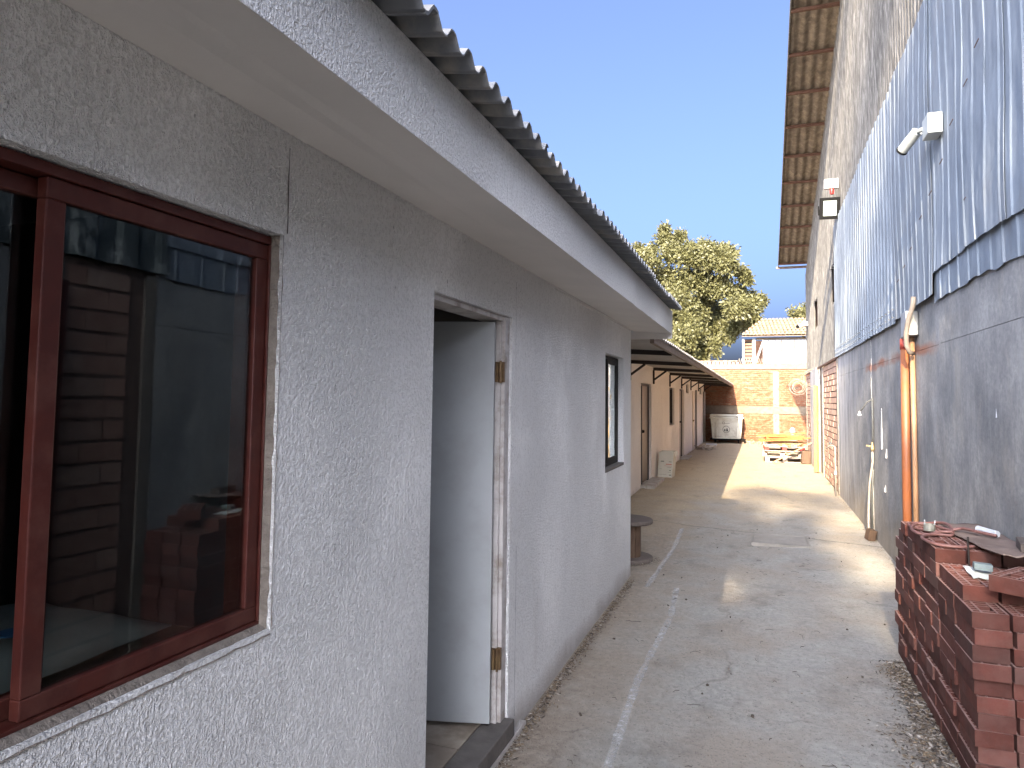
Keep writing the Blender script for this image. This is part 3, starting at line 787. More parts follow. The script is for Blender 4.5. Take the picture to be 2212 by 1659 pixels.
# ------------------------------------------------------------------ row building with canopy (left, beyond)
RX = -2.05
row = empty('row_building', (-2.05, 14, 0), 'long cream building with a lean-to canopy on triangular brackets along the alley', 'building')
D1 = (12.86, 14.18, 0.0, 1.92); WA = (17.18, 18.22, 0.98, 1.92); D2 = (19.42, 20.58, 0.0, 1.92)
WB = (21.27, 22.03, 1.82, 2.09); D3 = (23.25, 23.95, 0.0, 1.91); WC = (26.3, 27.3, 1.83, 2.09)
rw = rough_wall(RX, 6.9, 28.45, -0.15, 2.33, [D1, WA, D2, WB, D3, WC], 0.15)
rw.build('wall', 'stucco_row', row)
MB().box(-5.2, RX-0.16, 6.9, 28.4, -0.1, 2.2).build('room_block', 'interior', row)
def panel_door(y0, y1, split, mat, knob=True):
    f = MB(); x0, x1 = RX-0.13, RX-0.05
    f.box(x0, x1, y0+0.004, y0+0.045, 0.0, 1.915); f.box(x0, x1, y1-0.045, y1-0.004, 0.0, 1.915); f.box(x0, x1, y0+0.045, y1-0.045, 1.87, 1.915)
    f.box(x0, x1, split-0.02, split+0.02, 0.0, 1.87)
    d = f.build('door', 'steel_dark' if mat == 'door_row' else mat, row)
    MB().box(RX-0.105, RX-0.08, y0+0.045, split-0.02, 0.02, 1.87).build('side_panel', mat, d)
    MB().box(RX-0.10, RX-0.07, split+0.02, y1-0.045, 0.02, 1.87).build('leaf', mat, d)
    if knob: MB().lathe((RX-0.05, split+0.09, 1.0), [(0.01,-0.03),(0.035,-0.02),(0.035,0.02),(0.01,0.03)], 10).build('handle', 'black', d)
panel_door(D1[0], D1[1], 13.30, 'door_row')
panel_door(D2[0], D2[1], 19.85, 'door_row')
MB().box(RX-0.09, RX+0.012, D3[0]+0.004, D3[1]-0.004, 0.0, 1.905).build('door', 'door_beige', row)
MB().lathe((RX+0.03, D3[0]+0.12, 0.95), [(0.01,-0.03),(0.03,-0.02),(0.03,0.02),(0.01,0.03)], 10).build('handle', 'brass', bpy.data.objects['door.002'] if 'door.002' in bpy.data.objects else row)
for (a, b, c_, d_) in (WA, WB, WC):
    f = MB(); frame_rect(f, RX-0.12, RX-0.05, a+0.004, b-0.004, c_+0.004, d_-0.004, 0.04 if d_-c_ > 0.5 else 0.025)
    ym = (a+b)/2; f.box(RX-0.12, RX-0.06, ym-0.02, ym+0.02, c_+0.04, d_-0.04)
    o = f.build('window', 'steel_dark', row)
    MB().box(RX-0.092, RX-0.088, a+0.04, ym-0.02, c_+0.03, d_-0.03).build('pane', 'glass_far', o)
    MB().box(RX-0.092, RX-0.088, ym+0.02, b-0.04, c_+0.03, d_-0.03).build('pane', 'glass_far', o)
for y in (28.2, 27.75, 24.3):
    MB().tube([(RX+0.035, y, 0), (RX+0.035, y, 1.95)], 0.03, 10).build('downpipe', 'pipe_white' if y < 28 else 'doorframe', row, smooth=True)
MB().box(RX+0.001, RX+0.25, D1[0]-0.05, D1[1]+0.1, -0.05, 0.05).build('doorstep', 'cement', row)
MB().box(RX+0.001, RX+0.22, D2[0]-0.05, D2[1]+0.1, -0.05, 0.03).build('doorstep', 'cement', row)
# brackets
CO = -0.99
bys = [8.8, 11.6, 14.39, 17.15, 19.85, 22.65, 25.6, 28.3]
for y in bys:
    b = MB(); b.bar((RX+0.01, y, 2.237), (CO-0.03, y, 2.184), 0.05, 0.06)
    br = b.build('bracket', 'steel_dark', row)
    MB().box(RX+0.001, RX+0.035, y-0.02, y+0.02, 1.93, 2.21).build('upright', 'steel_dark', br)
    MB().bar((RX+0.03, y, 2.02), (RX+0.27, y, 2.195), 0.04, 0.036).build('strut', 'steel_dark', br)
mb = MB(); mb.box(CO-0.03, CO+0.012, 6.95, 28.42, 2.165, 2.235); mb.box(CO-0.075, CO-0.031, 6.95, 28.42, 2.228, 2.2345)
mb.build('outer_purlin', 'purlin_brown', row)
# canopy sheets: shallow ribs running out from the wall
y = 6.95; i = 0
while y < 28.4:
    yB = min(y+1.05, 28.44)
    zf = lambda x, yy: 2.283 - 0.035*(x-RX)/1.06 + (0.004 if i % 2 else 0.0)
    corrugated(y, yB, RX-0.3, CO+0.045, zf, 0.175, 0.012, 1, 0, 8, 1.8).build('canopy_sheet', 'canopysheet', row, solid=0.003)
    y += 1.0; i += 1
MB().box(-5.3, RX-0.31, 6.9, 28.45, 2.30, 2.36).build('roof_slab', 'roofgalv', row)

# ------------------------------------------------------------------ warehouse (right)
WX = 1.30
wh = empty('warehouse', (2.0, 12, 0), 'tall warehouse with galvanised and fibre-cement cladding above a cement and brick base wall', 'building')
AP = 10.6  # ridge placed out of view to leave open sky above the annex
def zroof(y): return 5.56+0.295*(21.4-max(y, AP))-0.295*max(0, AP-y)
# cement base wall in bays, small recessed joints
bays = [(-4.0, 1.2), (1.206, 2.75), (3.51, 6.02), (6.030, 9.5), (9.504, 13.30)]
for k, (a, b) in enumerate(bays):
    xo = [0, 0, 0.012, 0.0, 0.006][k]
    mb = MB()
    mb.box(WX-xo, WX+0.2, a, b, -0.2, 2.05); mb.box(WX-xo+0.004, WX+0.2, a, b, 2.055, 2.45)
    mb.build('wall_bay', 'cement', wh)
MB().box(WX+0.012, WX+0.19, -4, 13.3, -0.2, 2.4).build('wall_core', 'mortar_dark', wh)
# brick infill panels, brick by brick
def brick_panel(y0, y1, z0, z1, x, course=0.1125, L=0.30, gap=0.006, parent=None, mat='brick_panel', small=False):
    core = MB().box(x+0.008, x+0.19, y0, y1, z0-0.1, z1).build('brick_panel', 'mortar_dark', parent)
    meshes = []
    for ln in (L-gap, (L-gap)/2 - gap/2):
        for v in range(3):
            mb = MB(); h = course-0.018-0.003*v
            mb.box(-0.006, 0.05, -ln/2, ln/2, -h/2, h/2)
            me = bpy.data.meshes.new('brick'); me.from_pydata(mb.v, [], mb.f); me.materials.append(M[mat]); meshes.append(me)
    n = int(round((z1-z0)/course)); cs = (z1-z0)/n
    for r in range(n):
        y = y0+0.004; z = z0+cs*(r+0.5)
        if r % 2: 
            inst('brick', meshes[3+r % 3], (x+random.uniform(-0.003, 0.003), y+(L-gap)/4, z), core); y += L/2
        while y < y1-0.05:
            if y+L <= y1+0.02:
                inst('brick', random.choice(meshes[:3]), (x+random.uniform(-0.004, 0.004), y+(L-gap)/2, z), core, rx=random.uniform(-0.006, 0.006)); y += L
            else:
                if y+L/2 <= y1+0.03: inst('brick', meshes[3], (x, y+(L-gap)/4, z), core)
                y += L
    return core
random.seed(11)
brick_panel(13.42, 16.44, 0.02, 2.36, WX+0.012, parent=wh)
brick_panel(19.6, 21.9, 0.02, 2.36, WX+0.012, parent=wh, L=0.33)
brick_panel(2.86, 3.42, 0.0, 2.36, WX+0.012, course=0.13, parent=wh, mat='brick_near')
MB().box(WX-0.02, WX+0.2, 13.302, 13.41, -0.1, 2.37).build('brick_edge_post', 'mortar', wh)
MB().box(WX-0.004, WX+0.2, 16.45, 16.62, -0.1, 2.37).build('column', 'pallet_pale', wh)
MB().box(WX-0.05, WX+0.2, 17.6, 19.58, -0.1, 2.40).build('column', 'cement', wh)
MB().box(WX+0.03, WX+0.2, 16.62, 17.6, -0.1, 2.40).build('doorway_board', 'mortar', wh)
MB().box(WX-0.004, WX+0.2, 21.902, 22.05, -0.1, 2.37).build('column', 'pallet_pale', wh)
MB().box(WX-0.01, WX+0.2, 3.422, 3.505, -0.1, 2.37).build('column', 'mortar', wh)
MB().box(WX-0.01, WX+0.2, 2.755, 2.855, -0.1, 2.37).build('column', 'mortar', wh)
MB().box(WX-0.025, WX+0.0, 13.3, 21.95, 2.362, 2.40).build('ledge', 'rust', wh)
# fibre cement sheets above
def vsheet(yA, yB, z0, zt0, zt1, x, pitch, amp, name, mat, per=6, flat=1.0, nz=2, lean=0.0, holes=None, ph=0.0, wob=0.0, thick=0.004, jag=0.0):
    """vertical corrugated sheet facing -x; ribs vertical"""
    mb = MB(); k = max(3, int(round((yB-yA)/pitch*per)))
    for i in range(k+1):
        y = yA+(yB-yA)*i/k; c = cos(2*pi*(y-ph)/pitch); c = max(-1, min(1, c*flat))
        zt = zt0+(zt1-zt0)*i/k
        for j in range(nz+1):
            z = z0+(zt-z0)*j/nz
            if j == 0: z += jag*mnoise.noise(Vector((y*6, 2, z)))
            dx = wob*mnoise.noise(Vector((y*1.5, z*1.1, 4)))
            mb.v.append((x-amp*c+dx+lean*(z-z0), y+wob*0.7*mnoise.noise(Vector((z*1.2, y*0.6, 8))), z))
    for i in range(k):
        for j in range(nz):
            a = i*(nz+1)+j
            if holes and holes((mb.v[a][1]+mb.v[a+nz+1][1])/2, (mb.v[a][2]+mb.v[a+1][2])/2): continue
            mb.f.append((a, a+1, a+nz+2, a+nz+1))
    return mb.build(name, mat, wh, solid=thick)
def asb_holes(y, z):
    if 13.45 < y < 14.55 and 3.38+0.05*(y-13.5) < z < 4.17: return True
    if 17.75 < y < 18.8 and 3.38 < z < 4.08: return True
    return False
y = 13.0
while y < 21.9:
    yB = min(y+1.06, 22.0)
    vsheet(y, yB, 2.39, zroof(y)-0.05, zroof(yB)-0.05, WX+0.03+random.uniform(0, 0.01), 0.177, 0.022, 'wall_sheet', 'asbestos', 8, 1, 44 if y < 19 else 3, holes=asb_holes, thick=0.006)
    y += 1.0
y = 3.57
while y < 12.95:
    yB = y+1.06
    zA = 4.6
    vsheet(y, yB, zA, zroof(y)-0.05, zroof(yB)-0.05, WX+0.012+random.uniform(0, 0.008)+(0.012 if y > 11.3 else 0), 0.13 if y < 11.4 else 0.177, 0.017, 'wall_sheet', 'asbestos', 8, 1, 2, thick=0.006)
    y += 1.0
mb = MB(); mb.box(WX+0.08, WX+0.2, 3.57, 22.0, 2.4, 4.4); mb.box(WX+0.08, WX+0.2, -4, 3.569, 2.4, 3.05)
mb.add([(WX+0.08,3.57,4.4),(WX+0.08,22,4.4),(WX+0.08,22,zroof(22)-0.1),(WX+0.08,AP,zroof(AP)-0.1),(WX+0.08,3.57,zroof(3.57)-0.1)], [(0,1,2,3,4)])
mb.build('wall_lining', 'rust', wh)
MB().box(WX+0.2, 12, 21.9, 22.0, -0.1, 5.3).build('end_wall', 'asbestos', wh)
# galvanised cladding sheets
def ribsheet(yA, yB, z0, zt0, zt1, x, pitch, h, mat, ph, wob, jag, nz=14, rw=0.011):
    ys_ = []; r0 = ph
    while r0 > yA: r0 -= pitch
    while r0 < yB+pitch:
        jr = r0+random.uniform(-0.02, 0.02)
        ys_ += [(jr-rw-0.006, 0), (jr-rw*0.45, 1), (jr+rw*0.45, 1), (jr+rw+0.006, 0)]
        for q in (0.35, 0.65): ys_.append((jr+pitch*q, 0))
        r0 += pitch
    ys_ = sorted([t for t in ys_ if yA < t[0] < yB]+[(yA, 0), (yB, 0)])
    mb = MB()
    for (y, c) in ys_:
        zt = zt0+(zt1-zt0)*(y-yA)/(yB-yA)
        for j in range(nz+1):
            zb = z0+jag*mnoise.noise(Vector((y*5, 2, z0)))
            z = zb+(zt-zb)*j/nz
            dx = wob*mnoise.noise(Vector((y*1.3, z*0.9, 4)))+0.004*mnoise.noise(Vector((y*5, z*3, 1)))
            mb.v.append((x-h*c+dx, y+0.022*mnoise.noise(Vector((z*1.4, round(y/pitch)*0.7, 8))), z))
    k = len(ys_)
    for i in range(k-1):
        for j in range(nz):
            a = i*(nz+1)+j; mb.f.append((a, a+1, a+nz+2, a+nz+1))
    return mb.build('cladding_sheet', mat, wh, solid=0.003)
ztop = lambda y: 4.80-0.012*(y-6)
seams = [13.33, 12.5, 11.7, 10.9, 10.05, 9.22, 8.46, 7.70]
for a, b in zip(seams[1:], seams):
    gp = 0.009 if b < 9.5 else -0.01
    vsheet(a+((0.016 if a < 7.8 else 0.008) if a < 9.5 else -0.015), b-gp, 2.385, ztop(a), ztop(b), WX-0.022-random.uniform(0, 0.012), 0.2, 0.0075, 'cladding_sheet', 'galv', 14, 2.2, 6, wob=0.004, ph=b, jag=0.01)
for b in seams[:-1]:
    mb = MB(); y = b-0.1
    while y > b-0.78:
        for zz in (2.45, 2.53): mb.box(WX-0.046, WX-0.030, y-0.005, y+0.005, zz-0.005, zz+0.005)
        y -= 0.2
    mb.build('screw_row', 'pipe_grey', wh)['kind'] = 'stuff'
near = [(7.675, 6.84, 2.41), (6.84, 6.02, 2.43), (6.02, 5.15, 2.59), (5.15, 4.35, 2.59), (4.35, 3.57, 2.59)]
for k, (b, a, zb) in enumerate(near):
    ribsheet(a-0.02, b+0.02, zb, ztop(a), ztop(b), WX-0.040-0.008*(k % 2), 0.215, 0.007, 'galv', b-0.1, 0.022, 0.012)
for k, (b, a) in enumerate([(6.06, 5.35), (5.35, 4.7), (4.7, 4.1), (4.1, 3.57)]):
    ribsheet(a-0.01, b+0.01, 2.375, 2.64, 2.64, WX-0.020-0.006*(k % 2), 0.23, 0.008, 'galv', b, 0.012, 0.035, 4)
for k in range(9):
    b = 3.56-0.9*k; a = b-0.9
    vsheet(a, b+0.02, 2.40, 3.05, 3.05, WX-0.03, 0.3, 0.011, 'cladding_sheet', 'galv_dark', 16, 4, 3, wob=0.01, ph=b, jag=0.01)
# small folded fixing straps on the near sheets
for k, (yy, zz) in enumerate([(7.3, 2.75), (7.0, 2.83), (6.7, 2.93), (6.3, 3.1), (5.95, 3.2), (5.6, 3.33), (5.3, 3.5), (4.95, 3.62), (4.7, 3.75), (5.05, 2.9)]):
    MB().bar((WX-0.062, yy-0.045, zz), (WX-0.062, yy+0.045, zz-0.01), 0.004, 0.006).build('strap', 'rust', wh)
# roof over the verge with purlins and edge board
def zr(y): return zroof(y)
y = 21.45; i = 0
while y > AP+0.6:
    ya = y-1.0
    mb = MB(); nseg = 8; 
    # corrugations run down the slope (along y), so the profile varies with x
    k = 44; xA, xB = 0.56, 1.5
    for a_ in range(k+1):
        x = xA+(xB-xA)*a_/k
        for yy in (ya-0.06, y):
            mb.v.append((x, yy, zr(yy)+0.024*cos(2*pi*x/0.177)+0.05+(0.012 if i % 2 else 0)))
    for a_ in range(k): mb.f.append((2*a_, 2*a_+1, 2*a_+3, 2*a_+2))
    mb.build('roof_sheet', 'asbestos_under', wh, solid=0.007)
    b = MB(); b.bar((0.57, y-0.12, zr(y-0.12)-0.012), (1.36, y-0.12, zr(y-0.12)-0.012), 0.06, 0.05)
    b.build('purlin', 'rust', wh)
    y -= 1.0; i += 1
mb = MB(); mb.bar((0.56, 21.5, zr(21.5)+0.02), (0.56, AP+0.2, zr(AP+0.2)+0.02), 0.02, 0.09); mb.build('verge_board', 'asbestos', wh)
MB().bar((0.50, 21.52, zr(21.52)-0.03), (1.32, 21.52, zr(21.52)-0.03), 0.07, 0.06).build('end_purlin', 'purlin_brown', wh)
mb = MB(); mb.add([(1.5,22,zr(22)+0.05),(1.5,AP,zr(AP)+0.05),(12,AP,zr(AP)+0.05),(12,22,zr(22)+0.05)], [(0,1,2,3)])
mb.add([(1.31,AP,zr(AP)+0.05),(1.31,3.5,zr(3.5)+0.05),(12,3.5,zr(3.5)+0.05),(12,AP,zr(AP)+0.05)], [(0,1,2,3)])
mb.box(1.2, 12, -4, 3.5, 3.06, 3.12)  # unseen near end kept low to let sky reach the annex wall
mb.box(1.5, 12, 3.45, 3.55, 3.12, 6.2)
mb.build('main_roof', 'asbestos', wh)

# ------------------------------------------------------------------ things fixed to the warehouse wall
# junction box
jb = empty('junction_box', (1.25, 6.95, 2.2), 'cream and steel junction box on the cement wall above the orange pipe', 'electrical box')
MB().box(1.205, 1.297, 6.80, 7.02, 2.185, 2.40).build('enclosure', 'steelbox', jb, bevel=0.004)
MB().box(1.215, 1.297, 6.782, 6.799, 2.19, 2.395).build('cover', 'greybox', jb, bevel=0.003)
# orange pipes
p = empty('orange_drainpipe', (1.24, 7.06, 0), 'thick orange plastic pipe with red coupling running down the cement wall', 'pipe')
MB().tube([(1.225, 7.05, -0.05), (1.23, 7.05, 1.0), (1.24, 7.05, 2.18)], 0.037, 14).build('pipe', 'orange_pvc', p, smooth=True)
MB().tube([(1.239, 7.05, 2.08), (1.24, 7.05, 2.175)], 0.041, 14).build('coupling', 'redcap', p, smooth=True)
t = MB().tube([(1.265, 6.90, -0.05), (1.27, 6.90, 1.0), (1.272, 6.92, 2.185)], 0.021, 12).build('tan_conduit', 'tan_pvc', smooth=True)
tag(t, 'thin faded tan conduit just beside the thick orange pipe', 'pipe')
t = MB().tube([(1.24, 6.64, 2.50), (1.235, 6.66, 2.42), (1.21, 6.70, 2.32), (1.195, 6.74, 2.20), (1.20, 6.76, 2.10), (1.225, 6.78, 2.04), (1.262, 6.83, 2.03)], 0.02, 10).build('flexible_conduit', 'greyhose', smooth=True)
tag(t, 'grey-brown flexible conduit hanging in front of the junction box', 'conduit')
# outdoor shower
sh = empty('outdoor_shower', (1.27, 9.35, 0), 'bare pipe shower with a short arm and valve on the cement wall', 'shower')
MB().tube([(1.275, 9.3, 1.05), (1.275, 9.3, 1.66)], 0.012, 8).build('riser', 'pipe_grey', sh, smooth=True)
MB().tube([(1.275, 9.3, 1.64), (1.22, 9.3, 1.61), (1.15, 9.3, 1.50)], 0.009, 8).build('arm', 'pipe_grey', sh, smooth=True)
MB().lathe((1.135, 9.3, 1.445), [(0.024, 0), (0.022, 0.015), (0.010, 0.03), (0.008, 0.055)], 14).build('shower_head', 'white_plastic', sh)
mb = MB(); mb.lathe((1.268, 9.3, 1.03), [(0.02, 0), (0.024, 0.02), (0.018, 0.06), (0.012, 0.10)], 12); mb.bar((1.26, 9.3, 1.08), (1.20, 9.3, 1.09), 0.014, 0.018)
mb.build('valve', 'brass', sh)
MB().tube([(1.27, 9.32, 1.03), (1.272, 9.33, 0.9), (1.25, 9.45, 0.62), (1.24, 9.50, 0.3), (1.235, 9.48, 0.08), (1.20, 9.4, 0.0)], 0.014, 8).build('supply_pipe', 'pipe_white', sh, smooth=True)
MB().tube([(1.285, 9.55, -0.05), (1.28, 9.50, 0.5), (1.285, 9.38, 0.8)], 0.011, 8).build('drain_tube', 'pipe_grey', sh, smooth=True)
MB().obox((1.23, 9.28, 0.04), (0.09, 0.11, 0.13), (0.1, 0.2, 0.3)).build('trap', 'wood_dark', sh, bevel=0.01)
# standpipe at the brick panel
sp = empty('standpipe', (1.2, 13.1, 0), 'pale tap standpipe at the corner where the brick panel meets the cement wall', 'tap')
MB().tube([(1.22, 13.15, 0), (1.22, 13.15, 0.83), (1.20, 13.15, 0.855), (1.14, 13.2, 0.85), (1.09, 13.25, 0.80)], 0.014, 8).build('pipe', 'pipe_white', sp, smooth=True)
MB().lathe((1.22, 13.15, 0.36), [(0.028, 0), (0.028, 0.07)], 10).build('coupling', 'pipe_white', sp)
MB().lathe((1.15, 13.18, 0.875), [(0.03, 0.0), (0.035, 0.02), (0.008, 0.05)], 10).build('handle', 'pipe_grey', sp)
# dried drips of plaster on the wall
for yy, zz, hh in ((8.78, 1.08, 0.46), (8.5, 1.0, 0.10), (8.62, 0.62, 0.08), (4.72, 1.52, 0.10)):
    mb = MB(); mb.tube([(1.298, yy, zz+hh), (1.296, yy+0.004, zz+hh*0.5), (1.295, yy, zz)], [0.004, 0.010, 0.013], 6)
    mb.build('plaster_drip', 'cable_drop', wh)
# security camera
sc = empty('security_camera', (1.22, 5.75, 3.62), 'white bullet security camera on a square bracket on the blue-grey cladding', 'camera')
MB().box(1.165, 1.262, 5.62, 5.80, 3.55, 3.70).build('mount_box', 'cam_plastic', sc, bevel=0.006)
MB().tube([(1.17, 5.80, 3.645), (1.16, 5.90, 3.665), (1.15, 5.94, 3.665)], 0.016, 10).build('arm', 'cam_plastic', sc, smooth=True)
MB().tube([(1.155, 5.92, 3.672), (1.08, 6.06, 3.585)], 0.040, 16).build('body', 'cam_plastic', sc, smooth=False)
MB().tube([(1.0798, 6.0604, 3.5848), (1.073, 6.073, 3.577)], 0.043, 16).build('lens_hood', 'black', sc)
# floodlight with sounder above
fl_ = empty('floodlight', (1.2, 13.2, 5.0), 'black framed floodlight with pale lens high on the warehouse wall', 'floodlight')
rt = (radians(14), 0, radians(4))
MB().obox((1.145, 12.6, 4.85), (0.315, 0.055, 0.36), rt).build('housing', 'black', fl_, bevel=0.008)
MB().obox((1.145, 12.566, 4.842), (0.205, 0.014, 0.25), rt).build('lens', 'lens', fl_)
mb = MB(); mb.box(0.965, 0.983, 12.6, 12.64, 4.75, 4.9); mb.box(0.965, 1.30, 12.64, 12.66, 4.80, 4.85); mb.build('yoke', 'black', fl_)
sb = empty('alarm_sounder', (1.2, 12.7, 5.2), 'white slotted alarm box with a red lamp above the floodlight', 'alarm')
b_ = MB().box(1.07, 1.29, 12.62, 12.72, 5.20, 5.36).build('housing', 'white_plastic', sb, bevel=0.006)
for k in range(5): MB().box(1.09+0.038*k, 1.108+0.038*k, 12.616, 12.62, 5.23, 5.33).build('slot', 'cam_plastic', sb)
MB().lathe((1.19, 12.67, 5.10), [(0.01, 0), (0.03, 0.01), (0.035, 0.05), (0.035, 0.098)], 12).build('lamp', 'red', sb)
# far wall camera
dc = empty('dome_camera', (1.27, 21.0, 3.78), 'small white camera on the far corner of the fibre-cement wall', 'camera')
MB().box(1.16, 1.30, 20.9, 21.15, 3.72, 3.84).build('mount', 'white_plastic', dc, bevel=0.01)
MB().tube([(1.20, 20.95, 3.76), (1.05, 20.85, 3.70)], 0.05, 10).build('body', 'white_plastic', dc)
MB().tube([(1.05, 20.85, 3.70), (1.01, 20.82, 3.685)], 0.045, 10).build('lens', 'black', dc)
# coils of pale cable
def coil(c, r, n, seed, label):
    random.seed(seed); mb = MB()
    for k in range(n):
        rr = r*random.uniform(0.6, 1.15); pts = []
        t0 = random.uniform(0, 6); ax = random.uniform(-0.25, 0.25); ay = random.uniform(-0.25, 0.25)
        cc = Vector(c)+Vector((random.uniform(-.04, .04), random.uniform(-.03, .03), random.uniform(-.05, .03)))
        for i in range(25):
            t = t0+2*pi*i/24
            pts.append(cc+Vector((rr*cos(t), 0.08*sin(t*1.0+ax*9)+ax*rr*cos(t), rr*sin(t)*random.uniform(0.97, 1.03))))
        mb.tube(pts, 0.006, 5, False)
    return tag(mb.build('cable_coil', 'wire', smooth=True), label, 'cable', 'coils of pale cable hanging by the far brick panel')
coil((1.02, 20.6, 2.02), 0.20, 6, 1, 'tight round coil of pale cable hanging in front of the boundary wall')
coil((1.20, 18.6, 2.16), 0.21, 3, 2, 'loose open loops of pale cable hanging on the grey column')
random.seed(5)
t = MB().tube([(1.21, 17.2, 0.02), (1.22, 17.2, 1.98)], 0.055, 4).build('timber_post', 'yellowpost', bevel=0.004)
tag(t, 'yellow timber post standing against the warehouse beside the brick panel', 'post')

# ------------------------------------------------------------------ boundary wall at the far end
BY = 28.5
bw = empty('boundary_wall', (0, BY, 0), 'old brick boundary wall with rendered ring beam closing the alley', 'wall')
MB().box(-5.2, 4.0, BY+0.02, BY+0.2, -0.1, 2.84).build('wall_core', 'mortar_pale', bw)
random.seed(21)
mb = MB()
z = 0.0; r = 0
while z < 2.74:
    h = 0.072
    if not (1.10 < z+h/2 < 1.42):
        x = -2.2+(0.13 if r % 2 else 0)
        while x < 2.2:
            L_ = 0.265+random.uniform(-0.03, 0.03)
            if not (0.50 < x+L_/2 < 0.74):
                o = random.uniform(-0.012, 0.010)
                if random.random() > 0.06:
                    mb.box(x, x+L_-0.022, BY-0.012+o, BY+0.03, z+0.008+random.uniform(-.003, .003), z+h-0.008+random.uniform(-.004, .003))
            x += L_
    z += h; r += 1
o = mb.build('brick_course', 'brick_wall', bw); o['kind'] = 'stuff'
mb = MB()
mb.box(-2.2, 2.2, BY-0.022, BY+0.018, 1.125, 1.395); mb.build('ring_beam', 'concrete_band', bw)
mb = MB(); mb.box(0.51, 0.71, BY-0.026, BY+0.018, 0.1, 1.124); mb.box(0.51, 0.71, BY-0.026, BY+0.018, 1.396, 2.74); mb.build('column', 'limewhite', bw)
MB().box(-2.3, 2.3, BY-0.03, BY+0.21, 2.842, 3.03).build('top_beam', 'concrete_band', bw)
MB().box(-0.8, 2.3, BY-0.01, BY+0.19, 3.031, 3.06).build('tile_course', 'clay_dark', bw)
mb = MB(); x = -2.2
while x < -0.8:
    mb.box(x, x+0.12, BY+0.02, BY+0.14, 3.031, 3.13+random.uniform(-.02, .03)); x += 0.15
mb.box(-2.3, -0.79, BY+0.015, BY+0.145, 3.155, 3.185)
mb.build('coping_blocks', 'limewhite', bw)
# razor wire along the top
mb = MB(); pts = []
for i in range(170):
    t = i*0.42; pts.append((-0.75+1.05*i/170, BY+0.09+0.09*cos(t), 3.17+0.10*sin(t)))
mb.tube(pts, 0.009, 4, False)
tag(mb.build('razor_wire', 'wire'), 'pale coil of wire along the top of the boundary wall', 'wire')
mb = MB()
for zz in (3.16, 3.28): mb.tube([(0.2, BY+0.1, zz), (1.2, BY+0.1, zz-0.01), (2.2, BY+0.1, zz)], 0.006, 4)
for xx in (0.3, 0.62, 0.95, 1.3, 1.7, 2.1): mb.tube([(xx, BY+0.1, 3.02), (xx+random.uniform(-.03,.03), BY+0.1, 3.34+random.uniform(0, 0.3 if xx > 1.2 and xx < 1.4 else 0.04))], 0.009, 4)
tag(mb.build('wire_fence', 'wire'), 'thin wire strands on short rods topping the boundary wall at right', 'fence')

# ------------------------------------------------------------------ tiled shed behind the wall
shd = empty('tiled_shed', (1.0, 36, 0), 'small white-walled shed with a sunlit clay tile roof behind the boundary wall', 'shed')
SY = 34.0
x = 0.18; k = 0
while x < 4.0:
    MB().box(x, x+0.245, SY, SY+0.05, 2.2, 4.42).build('wall_panel', 'shedwall', shd)
    MB().box(x+0.2685, x+0.2745, SY-0.02, SY+0.04, 2.2, 4.42).build('rib', 'steel_dark', shd)
    x += 0.275
MB().box(-0.1, 4.2, SY-0.03, SY+0.06, 4.44, 4.54).build('lintel', 'concrete_band', shd)
mb = MB(); mb.box(-0.72, -0.62, SY, SY+0.1, 2.2, 4.5); mb.box(-0.28, -0.14, SY-0.01, SY+0.09, 2.2, 4.5); mb.build('post', 'cement', shd)
MB().bar((-0.15, SY-0.06, 3.35), (0.22, SY-0.06, 4.42), 0.06, 0.09).build('brace', 'shedwall', shd)
bk = MB().box(-0.72, 4.2, SY+2.6, SY+2.7, 2.2, 4.6).build('back_wall', 'clay_dark', shd)
for k in range(7):
    MB().box(-0.68, -0.2, SY+0.22, SY+0.27, 3.42+0.16*k, 3.51+0.16*k).build('shelf_tile_row', 'clay_dark', shd)
MB().box(-0.70, -0.16, SY+0.28, SY+0.32, 2.2, 4.5).build('shelf_back', 'steel_dark', shd)
# clay tiles: rows of rounded covers
tile = MB()
for j in range(2):
    for i in range(7):
        t = pi*i/6; rr = 0.085 if j == 0 else 0.07
        tile.v.append((-rr*cos(t), -0.24+0.48*j, rr*0.62*sin(t)))
for i in range(6): tile.f.append((i, i+1, 8+i, 7+i))
tme = bpy.data.meshes.new('roof_tile'); tme.from_pydata(tile.v, [], tile.f); tme.materials.append(M['clay'])
EZ, RZ, DY = 4.60, 5.68, 2.6
MB().add([(-0.75,SY-0.35,EZ-0.03),(4.4,SY-0.35,EZ-0.03),(4.4,SY+DY,RZ-0.03),(0.25,SY+DY,RZ-0.03)], [(0,1,2,3)]).build('roof_deck', 'clay', shd)
sl_ = math.atan2(RZ-EZ, DY+0.35); nrow = 7
for r in range(nrow):
    u = (r+0.5)/nrow; yy = SY-0.35+(DY+0.35)*u; zz = EZ+(RZ-EZ)*u
    xl_ = -0.72+0.97*u; i = 0
    while xl_+0.17*i < 4.3 and i < 30:
        inst('roof_tile', tme, (xl_+0.17*i+random.uniform(-.008,.008), yy, zz+0.012*(1-(r % 2)*0.3)), shd, rx=sl_-0.03); i += 1

